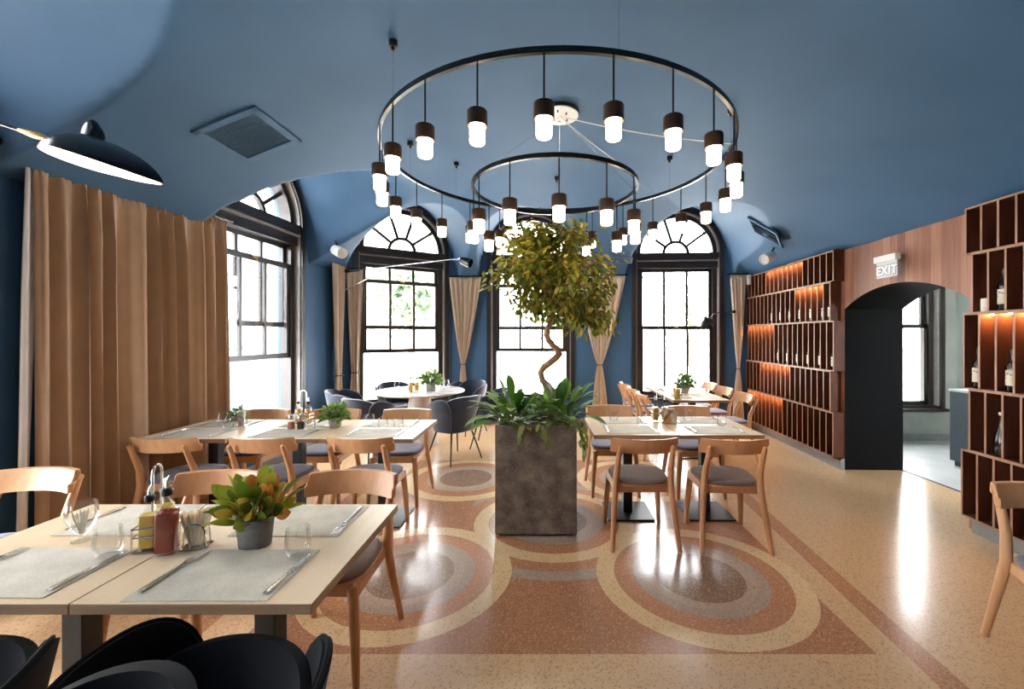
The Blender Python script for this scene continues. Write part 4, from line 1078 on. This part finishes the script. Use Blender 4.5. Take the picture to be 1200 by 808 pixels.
# EXIT sign on the cladding over the arch
ys = 3.995; ex = shelf_pt(ys, 0.10, 2.205)
t = thing('exit_sign', 'white EXIT sign hanging from a lamp box over the arch', 'sign')
t.matrix_world = Matrix.Translation(ex) @ rotR.to_4x4()
MB().rbox((0.0, 0, 0.03), (0.27, 0.055, 0.06), 0.006).build('lamp_box', M['white'], t)
b = MB(); b.rbox((-0.01, -0.05, 0.045), (0.05, 0.10, 0.04), 0.004); b.build('bracket', M['black'], t)
MB().rbox((0, 0, -0.075), (0.25, 0.006, 0.15), 0.001).build('panel', M['exit'], t)
def text(body, size, mat, parent, loc, rot, ext=0.001, bold=0.0):
    c = bpy.data.curves.new('lettering', 'FONT'); c.body = body; c.size = size; c.space_character = 1.12; c.extrude = ext; c.align_x = 'CENTER'; c.align_y = 'CENTER'; c.offset = bold
    c.materials.append(mat); o = bpy.data.objects.new('lettering', c); COL.objects.link(o); o.parent = parent; o.location = loc; o.rotation_euler = rot
    bpy.context.view_layer.update(); me = bpy.data.meshes.new_from_object(o.evaluated_get(bpy.context.evaluated_depsgraph_get())); mo = bpy.data.objects.new('lettering', me); COL.objects.link(mo); mo.parent = parent; mo.location = loc; mo.rotation_euler = rot
    bpy.data.objects.remove(o); return mo
text('EXIT', 0.112, M['exit_grey'], t, (0, 0.0042, -0.085), (PI / 2, 0, PI), 0.0006, 0.0105)
text('EXIT', 0.112, M['exit_text'], t, (0, 0.0056, -0.085), (PI / 2, 0, PI), 0.0008, 0.0055)

# ------------------------------------------------------------------ table ware
ZT = 0.7415
def make_mat():
    b = MB(); b.rbox((0, 0, 0.0015), (0.42, 0.29, 0.003), 0.0012, seg=1); o = b.build('placemat', M['mat']); return tag(o, '', 'placemat')
pm_ = Proto(make_mat)
def make_knife():
    b = MB()
    prof = [(-0.008, -0.11), (0.008, -0.11), (0.0085, -0.10), (0.005, -0.02), (0.006, -0.005), (0.0095, 0.0), (0.0105, 0.07), (0.006, 0.105), (-0.004, 0.115), (-0.006, 0.10), (-0.007, 0.0), (-0.005, -0.02), (-0.0085, -0.10)]
    b.prism(prof, 0.0005, 0.0035); b.tube([(0, -0.105, 0.004), (0, -0.06, 0.0045), (0, -0.015, 0.004)], [0.0045, 0.005, 0.0035], 8)
    o = b.build('table_knife', M['steel'], None, True, 40); return tag(o, '', 'knife')
def make_fork():
    b = MB()
    b.tube([(0, -0.10, 0.003), (0, -0.06, 0.004), (0, 0.0, 0.004), (0, 0.03, 0.006)], [0.006, 0.0055, 0.003, 0.0035], 8, flat=1.0)
    b.prism([(-0.004, 0.025), (0.004, 0.025), (0.012, 0.042), (0.013, 0.055), (-0.013, 0.055), (-0.012, 0.042)], 0.003, 0.0055)
    for x in (-0.0115, -0.004, 0.004, 0.0115): b.tube([(x, 0.053, 0.0042), (x, 0.08, 0.004), (x, 0.105, 0.0045)], [0.0017, 0.0016, 0.0009], 6)
    b.v = [(p[0] * 1.12, p[1] * 1.2, p[2] * 1.1) for p in b.v]
    o = b.build('fork', M['steel'], None, True, 40); return tag(o, '', 'fork')
def make_tumbler():
    b = MB(); b.lathe([(0.001, 0.0), (0.026, 0.0), (0.034, 0.006), (0.041, 0.03), (0.041, 0.05), (0.036, 0.096), (0.0345, 0.096), (0.039, 0.05), (0.0385, 0.032), (0.030, 0.012), (0.001, 0.010)], 28)
    o = b.build('tumbler', M['tumbler'], None, True, 60); return tag(o, '', 'glass')
pk, pf, pg = Proto(make_knife), Proto(make_fork), Proto(make_tumbler)
def place_setting(where, x, y, facing, knife=True, fork=True, table='front table'):
    """facing +1: the diner sits on our side"""
    rz = 0 if facing > 0 else PI
    pm_('woven grey placemat %s' % where, (x, y, ZT), rz, 'placemats on the ' + table)
    s = 1 if facing > 0 else -1
    if knife: pk('steel knife on the placemat %s' % where, (x + s * 0.19, y - s * 0.005, ZT + 0.003), rz + random.uniform(-.06, .02), 'knives on the ' + table)
    if fork: pf('steel fork on the placemat %s' % where, (x - s * 0.185, y + s * 0.01, ZT + 0.003), rz + random.uniform(-.03, .10), 'forks on the ' + table)
place_setting('nearest us on the front table, below the croton', -1.0, 1.35, 1)
place_setting('nearest us on the front table, at its left end', -1.655, 1.365, 1)
place_setting('across the front table, behind the croton', -0.985, 1.74, -1)
place_setting('across the front table, behind the bottles', -1.66, 1.745, -1)
for i, (x, w) in enumerate(((-2.70, 'curtain end'), (-2.0, 'middle'), (-1.31, 'planter end'))):
    place_setting('on our side of the long table, %s' % w, x, 3.29, 1, table='long table')
    place_setting('on the far side of the long table, %s' % w, x, 3.66, -1, table='long table')
for x, w in ((0.70, 'planter half'), (1.38, 'shelf half')):
    place_setting('on our side of the right table, %s' % w, x, 3.41, 1, table='right table')
    place_setting('on the far side of the right table, %s' % w, x, 3.79, -1, table='right table')
def side_setting(where, x, y, rz, table):
    pm_('woven grey placemat %s' % where, (x, y, ZT), rz, 'placemats on the ' + table)
    c, s = math.cos(rz), math.sin(rz)
    pk('steel knife on the placemat %s' % where, (x + 0.19 * c, y + 0.19 * s, ZT + 0.003), rz, 'knives on the ' + table)
for y, w in ((5.32, 'near'), (6.0, 'far')):
    side_setting('on the planter side of the far table, %s end' % w, 1.69, y, -PI / 2, 'far table')
    side_setting('on the shelf side of the far table, %s end' % w, 2.04, y, PI / 2, 'far table')
for i, (an, w) in enumerate(((-35, 'towards the planter'), (-115, 'towards the long table'), (170, 'towards the corner curtains'), (110, 'towards the corner window'), (50, 'towards the pointed curtain'))):
    a_ = math.radians(an); x, y = RT.x + 0.42 * math.cos(a_), RT.y + 0.42 * math.sin(a_); rz = a_ + PI / 2
    c, s = math.cos(rz), math.sin(rz)
    pk('steel knife on the round table, place %s' % w, (x + 0.11 * c, y + 0.11 * s, ZT + 0.002), rz, 'knives on the round table')
    pf('steel fork on the round table, place %s' % w, (x - 0.11 * c, y - 0.11 * s, ZT + 0.002), rz, 'forks on the round table')

def tz(px, py): p = tp(px, py, ZT); return (p.x, p.y, ZT)
def gl(lab, px, py, dz=0.0, grp=None):
    p = tz(px, py); pg(lab, (p[0], p[1], p[2] + dz), 0, grp)
GG = 'clear tumblers'
gl('clear tumbler on the front table at the left end placemat', 127, 652, 0.003, GG)
gl('clear tumbler on the front table below the croton plant', 349, 652, 0.003, GG)
gl('clear tumbler on the long table, rear one of the three at the planter end', 433, 499, 0.0, GG)
gl('clear tumbler on the long table, front left of the three at the planter end', 449, 504, 0, GG)
gl('clear tumbler on the long table, front right of the three at the planter end', 467, 504, 0, GG)
gl('clear tumbler on the long table right of the salt and pepper jars', 363.5, 504.5, 0, GG)
gl('clear tumbler on the long table, rear one beside the napkin holder', 262, 497, 0, GG)
gl('clear tumbler on the long table, front one beside the napkin holder', 268, 502.5, 0, GG)
gl('clear tumbler on the right table, far side near the planter', 719, 494, 0, GG)
gl('clear tumbler on the right table, our side near the planter', 752, 499.5, 0, GG)
gl('clear tumbler on the right table behind the napkin stand', 806, 494, 0, GG)
gl('clear tumbler on the right table, corner towards the shelves', 846, 499.5, 0, GG)
gl('clear tumbler on the far table, left of the pair beside the plant pot', 811, 462.5, 0, GG)
gl('clear tumbler on the far table, right of the pair beside the plant pot', 819, 461, 0, GG)
gl('clear tumbler on the round table, left of the oil bottles', 465, 454.2, 0, GG)
gl('clear tumbler on the round table, behind the plant pot', 523, 453, 0, GG)
gl('clear tumbler on the round table, in front of the plant pot', 513, 459, 0, GG)
# tall glass with toothpicks
p = tz(96, 634); t = thing('toothpick_glass', 'stemmed clear glass filled with toothpicks on the front table', 'glass', p)
MB().lathe([(0.001, 0), (0.030, 0), (0.030, 0.004), (0.008, 0.010), (0.008, 0.016), (0.030, 0.045), (0.045, 0.085), (0.046, 0.11), (0.041, 0.142), (0.0395, 0.142), (0.0445, 0.11), (0.043, 0.087), (0.028, 0.048), (0.001, 0.022)], 28).build('bowl', M['tumbler'], t, True, 60)
b = MB(); r = random.Random(4)
for k in range(34):
    a = r.uniform(0, 2 * PI); q = r.uniform(0.004, 0.03); b.tube([(0.2 * q * math.cos(a), 0.2 * q * math.sin(a), 0.026), (q * math.cos(a), q * math.sin(a), 0.105 + r.uniform(-.006, .01))], 0.0011, 4)
b.build('toothpicks', M['label'], t)['kind'] = 'stuff'

def make_bottle(liq, fill=0.75, h=0.17, w=0.052):
    t = thing('oil_bottle', 'bottle', 'bottle')
    def sq(r, e=4.5, n=24):
        pts = []
        for k in range(n):
            a = 2 * PI * (k + 0.5) / n; c, s = math.cos(a), math.sin(a)
            pts.append((abs(c) ** (2 / e) * (1 if c > 0 else -1) * r, abs(s) ** (2 / e) * (1 if s > 0 else -1) * r))
        return pts
    def stack(b, lay):
        n = 24; vs = []
        for r_, z, e in lay: vs += [(x, y, z) for x, y in sq(r_, e)]
        b.add(vs, [(i * n + k, i * n + (k + 1) % n, (i + 1) * n + (k + 1) % n, (i + 1) * n + k) for i in range(len(lay) - 1) for k in range(n)] + [tuple(reversed(range(n))), tuple(range((len(lay) - 1) * n, len(lay) * n))])
    r_ = w / 2; b = MB(); stack(b, [(r_ * .92, 0, 6), (r_, 0.004, 6), (r_, h * 0.70, 6), (r_ * .85, h * 0.77, 4), (r_ * .45, h * 0.86, 2), (r_ * .40, h * 0.97, 2), (r_ * .46, h, 2)]); b.build('glass', M['bottle_glass'], t, True, 50)
    b = MB(); stack(b, [(r_ * .88, 0.006, 6), (r_ * .93, 0.010, 6), (r_ * .93, h * 0.70 * fill / 0.75, 6)]); b.build('liquid', M[liq], t, True, 50)
    b = MB(); b.lathe([(0.001, h - 0.005), (r_ * 0.55, h - 0.005), (r_ * 0.60, h + 0.010), (r_ * 0.42, h + 0.016), (0.001, h + 0.016)], 16); b.build('pourer_collar', M['black'], t, True)
    b = MB(); b.tube([(0, 0, h + 0.012), (0, 0, h + 0.035), (0.006, 0, h + 0.050)], [0.006, 0.005, 0.003], 8); b.build('pourer_spout', M['steel'], t, True)
    return t
pb = {k: Proto(lambda k=k: make_bottle(k)) for k in ('oil', 'oil_pale', 'vinegar')}
def make_caddy(w=0.075, d=0.14, hh=0.29):
    t = thing('cruet_caddy', 'caddy', 'caddy')
    b = MB(); b.rbox((0, 0, 0.004), (w, d, 0.006), 0.002); b.build('tray', M['chrome'], t)
    for z in (0.055, 0.085):
        pts = [(-w / 2, -d / 2, z), (w / 2, -d / 2, z), (w / 2, d / 2, z), (-w / 2, d / 2, z), (-w / 2, -d / 2, z)]
        MB().tube(pts, 0.0028, 6).build('rail', M['chrome'], t)
    b = MB()
    for x in (-w / 2, w / 2):
        for y in (-d / 2, d / 2): b.tube([(x, y, 0.004), (x, y, 0.088)], 0.0026, 6)
    b.build('posts', M['chrome'], t)
    pts = [(0, -0.026, 0.005), (0, -0.026, hh - 0.03)] + [(0, 0.026 * -math.cos(a), hh - 0.03 + 0.03 * math.sin(a)) for a in [PI * k / 10 for k in range(1, 10)]] + [(0, 0.026, hh - 0.03), (0, 0.026, 0.005)]
    MB().tube(pts, 0.004, 8).build('handle', M['chrome'], t, True)
    return t
pcad = Proto(make_caddy)
def caddy_with(label, p, rz, a_, b_, dz=0.0078, labs=None, sc=0.036):
    pcad(label, p, rz, 'chrome cruet caddies')
    c, s = math.cos(rz), math.sin(rz)
    for k, liq in ((-1, a_), (1, b_)):
        y = k * sc
        lab = labs[0 if k < 0 else 1]
        pb[liq](lab, (p[0] - s * y * 1.15, p[1] + c * y * 1.15, p[2] + dz), rz, 'oil bottles in caddies')
p = tz(180, 641)
caddy_with('chrome loop handled caddy on the front table', (p[0] - 0.005, p[1] + 0.02, ZT), 0.25, 'oil_pale', 'oil_pale', labs=('bottle of pale oil in the front table caddy, next to the red bottle', 'bottle of pale oil in the front table caddy, rear one'))
p = tz(196, 648); b_ = pb['vinegar']('tall bottle of red vinegar standing on the front table', (p[0], p[1], ZT), 0.25); b_.scale = (1.12, 1.12, 1.22)
p = tz(354, 497.5); caddy_with('chrome caddy with two cruets on the long table', (p[0], p[1] + 0.02, ZT), PI / 2, 'oil', 'oil_pale', labs=('bottle of pale oil in the long table caddy', 'bottle of dark oil in the long table caddy'))
for o in COL.objects:
    pass
p = tz(773.5, 494.5); caddy_with('chrome caddy with two oil bottles on the right table', (p[0], p[1], ZT), PI / 2, 'oil', 'oil', labs=('bottle of golden oil in the right table caddy, nearer the napkins', 'bottle of golden oil in the right table caddy, nearer the planter'))
p = tz(485, 459.5); caddy_with('chrome caddy with two oil bottles on the round table', (p[0], p[1], ZT), PI / 2, 'oil', 'oil', labs=('bottle of golden oil in the round table caddy, nearer the pot', 'bottle of golden oil in the round table caddy, nearer the corner curtains'))
p = tz(771, 464); caddy_with('chrome caddy on the near left corner of the far table', (1.60, 5.08, ZT), 0.0, 'oil_pale', 'oil_pale', labs=('bottle of pale oil in the far table caddy, front one', 'bottle of pale oil in the far table caddy, back one'))
def make_jar(fillm):
    t = thing('spice_jar', 'jar', 'jar')
    MB().lathe([(0.001, 0), (0.026, 0), (0.028, 0.004), (0.028, 0.088), (0.025, 0.094), (0.001, 0.094)], 20).build('glass', M['bottle_glass'], t, True)
    MB().lathe([(0.001, 0.004), (0.0255, 0.004), (0.0255, 0.062), (0.001, 0.064)], 18).build('filling', M[fillm], t, True)
    MB().lathe([(0.001, 0.092), (0.0275, 0.092), (0.0275, 0.118), (0.024, 0.122), (0.001, 0.122)], 20).build('lid', M['steel'], t, True)
    return t
p = tz(341.5, 503.5); j = make_jar('salt'); j.location = (p[0], p[1], ZT); j['label'] = 'glass jar of pink salt on the long table'
p = tz(352.5, 503.5); j = make_jar('pepper'); j.location = (p[0], p[1], ZT); j['label'] = 'glass jar of peppercorns on the long table'

def napkin_holder(label, nlabel, p, rz, paper, fan=0.25, n=16):
    t = thing('napkin_holder', label, 'napkin holder', p, rz)
    for s in (-1, 1):
        pts = [(s * 0.03, -0.022, 0.004), (s * 0.03, -0.018, 0.07), (s * 0.022, -0.008, 0.082), (s * 0.03, 0.018, 0.07), (s * 0.03, 0.022, 0.004)]
        pts = [(-0.034, s * 0.020, 0.004), (-0.030, s * 0.017, 0.062)] + [(-0.030 * math.cos(a), s * 0.017, 0.062 + 0.024 * math.sin(a)) for a in (0.6, 1.2, 1.57, 1.94, 2.5)] + [(0.030, s * 0.017, 0.062), (0.034, s * 0.020, 0.004)]
        MB().tube(pts, 0.003, 6).build('side_loop', M['chrome'], t, True)
    MB().rbox((0, 0, 0.003), (0.085, 0.055, 0.005), 0.002).build('base', M['chrome'], t)
    k = thing('napkin_stack', nlabel, 'napkins', (p[0], p[1], p[2] + 0.006), rz)
    b = MB(); r = random.Random(9)
    for i in range(n):
        x = -0.026 + 0.052 * i / (n - 1); a = (i / (n - 1) - 0.5) * fan * 2 + r.uniform(-.03, .03); h = 0.118 + r.uniform(-.01, .012)
        R = Matrix.Rotation(a, 3, 'Y'); b.box(Vector((x * 0.6, 0, 0.0)) + R @ Vector((0, 0, h / 2 + 0.002)), (0.0018, 0.030, h), rot=R)
    b.build('sheets', M[paper], k)
p = tz(231, 641); napkin_holder('chrome napkin holder between the bottles and croton on the front table', 'fan of cream paper napkins on the front table', (p[0], p[1], ZT), 0.3, 'napkin')
p = tz(283, 500.5); napkin_holder('chrome napkin holder on the long table by the curtain', 'cream paper napkins on the long table', (p[0], p[1], ZT), 0.1, 'label', 0.1)
# right table: metal block with a folded kraft napkin leaning on it
p = tz(785, 497); t = thing('napkin_holder', 'metal napkin block on the right table beside the oil bottles', 'napkin holder', (p[0], p[1], ZT))
b = MB(); b.rbox((0, 0.0, 0.003), (0.10, 0.06, 0.005), 0.002); b.rbox((0, 0.026, 0.065), (0.095, 0.003, 0.125), 0.001); b.rbox((0.03, -0.024, 0.055), (0.05, 0.003, 0.10), 0.001); b.build('frame', M['steel'], t)
t = thing('napkin_stack', 'folded kraft coloured napkins in the metal block on the right table', 'napkins', (p[0], p[1], ZT + 0.006))
b = MB()
for k in range(7):
    y = -0.018 + 0.005 * k; b.prism([(-0.075 + 0.004 * k, 0), (0.05, 0), (0.052, 0.10 + 0.002 * k), (0.03, 0.10)], -0.0012, 0.0012, Matrix.Translation((0, y, 0)) @ Matrix.Rotation(PI / 2, 4, 'X'))
b.build('sheets', M['kraft'], t)

def potted(name, label, p, rz, rad, h, oval, potm, leafm, n, L, W, spread, up, seedv, droop=0.4, nl=4, tilt=0.6):
    t = thing(name, label, 'potted plant', p, rz, None); r = random.Random(seedv)
    MB().lathe([(0.001, 0), (rad * 0.80, 0), (rad * 0.84, 0.004), (rad, h), (rad * 0.93, h), (rad * 0.88, h - 0.02), (0.001, h - 0.02)], 32, sx=1.0, sy=oval).build('pot', M[potm], t, True, 50)
    MB().lathe([(0.001, h - 0.012), (rad * 0.9, h - 0.018)], 24, sy=oval).build('soil', M['soil'], t, True)
    f = MB(); s = MB()
    for k in range(n):
        a = k * 2.39996 + r.uniform(-.3, .3); q = (k + 0.5) / n; el = 1.45 - q * spread
        d = Vector((math.cos(a) * math.cos(el), math.sin(a) * math.cos(el), math.sin(el)))
        st = up * r.uniform(0.45, 1.0) * (1 - 0.35 * q); p0 = Vector((math.cos(a) * rad * 0.3, math.sin(a) * rad * 0.3 * oval, h - 0.02)); p1 = p0 + d * st
        s.tube([p0, p0.lerp(p1, 0.5) + Vector((0, 0, 0.004)), p1], [0.0025, 0.002, 0.0015], 4)
        f.leaf(p1, d + Vector((r.uniform(-.2, .2), r.uniform(-.2, .2), r.uniform(-0.2, 0.15))), Vector((r.uniform(-tilt, tilt), r.uniform(-tilt, tilt) - 0.3, 0.8)), L * r.uniform(0.75, 1.15), W * r.uniform(0.8, 1.15), droop * r.uniform(.4, 1.3), 0.2, nl)
    s.build('stems', M['stem'], t, True); f.build('foliage', M[leafm], t, True, 80)
    return t
p = tz(299, 640); potted('potted_croton', 'croton with yellow and orange leaves in a grey oval pot', (p[0], p[1], ZT), 0.25, 0.062, 0.105, 0.72, 'pot', 'croton', 92, 0.085, 0.042, 1.15, 0.13, 5, 0.15, 6, 1.0)
p = tz(390.5, 502); potted('potted_herb', 'bushy pale green herb in a round grey pot on the long table', (p[0], p[1] + 0.03, ZT), 0, 0.052, 0.085, 1.0, 'pot_pale', 'herb', 190, 0.042, 0.030, 1.45, 0.13, 8, 0.2, 4, 0.9)
p = tz(504, 459); potted('potted_herb', 'leafy green herb in a grey pot on the round table', (p[0], p[1] + 0.05, ZT), 0, 0.075, 0.12, 1.0, 'pot_pale', 'herb', 170, 0.06, 0.042, 1.45, 0.17, 12, 0.2, 4, 0.9)
p = tz(804, 461); potted('potted_herb', 'green herb in a pale pot on the far table', (p[0], p[1] + 0.05, ZT), 0, 0.055, 0.10, 1.0, 'pot_pale', 'lily', 150, 0.055, 0.036, 1.5, 0.16, 14, 0.25, 4, 0.9)
p = tz(277, 493.5); potted('potted_herb', 'small herb behind the napkins by the left window', (p[0], p[1], ZT), 0, 0.045, 0.05, 1.0, 'pot_pale', 'herb', 60, 0.045, 0.022, 1.5, 0.09, 17)

# ------------------------------------------------------------------ outside
b = MB(); b.add([(-60, -40, -0.35), (60, -40, -0.35), (60, 80, -0.35), (-60, 80, -0.35)], [(0, 1, 2, 3)]); struct(b.build('street', M['pavement']))
def house(label, c, sx, sy, hgt, rz, nw, nf):
    t = thing('building', label, 'building', c, rz)
    MB().box((0, 0, hgt / 2), (sx, sy, hgt)).build('walls', M['facade'], t)
    MB().box((0, 0, hgt + 0.15), (sx + 0.8, sy + 0.8, 0.3)).build('cornice', M['pavement'], t)
    src = None
    for i in range(nw):
        for j in range(nf):
            x = -sx / 2 + sx * (i + 0.5) / nw; z = 1.6 + 3.2 * j
            if src is None:
                w = MB(); w.box((0, 0, 0), (1.0, 0.08, 1.7)); src = w.build('window', M['facade_trim'], t); src.location = (x, -sy / 2 - 0.02, z)
                MB().box((0, -0.03, 0), (0.06, 0.06, 1.7)).box((0, -0.03, 0.2), (1.0, 0.06, 0.06)).build('window_bar', M['facade'], src)
            else:
                o = src.copy(); COL.objects.link(o); o.parent = t; o.location = (x, -sy / 2 - 0.02, z)
                for ch in src.children: q = ch.copy(); COL.objects.link(q); q.parent = o
house('pale townhouse seen hazily through the left window', (-22, 14, -0.35), 26, 6, 11, PI / 2, 7, 3)
house('pale building seen through the corner window', (-14, 34, -0.35), 18, 6, 10, 0.35, 5, 3)
def out_tree(label, c, hgt, rad, seedv):
    t = thing('tree', label, 'tree', c, 0, 'trees outside'); r = random.Random(seedv)
    MB().tube([(0, 0, 0), (0.1, 0, hgt * 0.35), (0, 0.1, hgt * 0.7)], [0.18, 0.14, 0.06], 8).build('trunk', M['bark'], t, True)
    f = MB()
    for k in range(900):
        q = Vector((r.gauss(0, .5), r.gauss(0, .5), r.gauss(0, .45))) * rad
        f.leaf(Vector((0, 0, hgt * 0.68)) + q, Vector((r.uniform(-1, 1), r.uniform(-1, 1), r.uniform(-1, .3))), (0, 0, 1), 0.42, 0.26, .2, .2, 2)
    f.build('foliage', M['tree_out'], t, True, 80)
out_tree('tree outside the corner window', (-6.0, 19, -0.35), 5.5, 1.7, 1)
out_tree('tree outside seen past the twisted trunk', (1.0, 24, -0.35), 5.0, 2.4, 2)
out_tree('tree outside the last window, seen through its lower panes', (9.0, 26, -0.35), 5.5, 2.6, 3)
t = thing('street_lamp', 'ornate iron street lamp post outside the left window', 'street lamp', (-6.35, 8.75, -0.35))
MB().lathe([(0.001, 0), (0.42, 0), (0.42, 0.25), (0.34, 0.3), (0.34, 0.75), (0.40, 0.8), (0.40, 0.88), (0.26, 0.95), (0.22, 1.1), (0.30, 1.25), (0.30, 1.35), (0.16, 1.5), (0.20, 1.65), (0.12, 1.8), (0.001, 1.8)], 16).build('base', M['post'], t, True, 30)
MB().tube([(0, 0, 1.75), (0, 0, 3.9)], [0.09, 0.05], 10).build('post', M['post'], t, True)
MB().lathe([(0.001, 3.85), (0.12, 3.9), (0.2, 4.3), (0.22, 4.32), (0.05, 4.5), (0.001, 4.55)], 10).build('lantern', M['post'], t, True)

# ------------------------------------------------------------------ light, camera
w = bpy.data.worlds.new('sky'); SC.world = w; w.use_nodes = True
bg = w.node_tree.nodes['Background']; bg.inputs[0].default_value = (0.965, 0.985, 1.0, 1); bg.inputs[1].default_value = 10.0
cam = bpy.data.cameras.new('camera'); cam.sensor_width = 36.0; cam.lens = F / 1200 * 36.0
cam.shift_x = -(CX - 600) / 1200; cam.shift_y = -(404 - CY) / 1200; cam.clip_start = 0.05
co = bpy.data.objects.new('camera', cam); COL.objects.link(co); co.location = (0, 0, H); co.rotation_euler = (PI / 2, 0, 0)
SC.camera = co
SC.view_settings.view_transform = 'Standard'; SC.view_settings.look = 'None'; SC.view_settings.gamma = 1.0
SC.view_settings.use_curve_mapping = False; SC.view_settings.exposure = 1.30
SC.cycles.max_bounces = 10; SC.cycles.diffuse_bounces = 5; SC.cycles.transparent_max_bounces = 24
SC.cycles.sample_clamp_indirect = 6.0; SC.cycles.caustics_reflective = False; SC.cycles.caustics_refractive = False
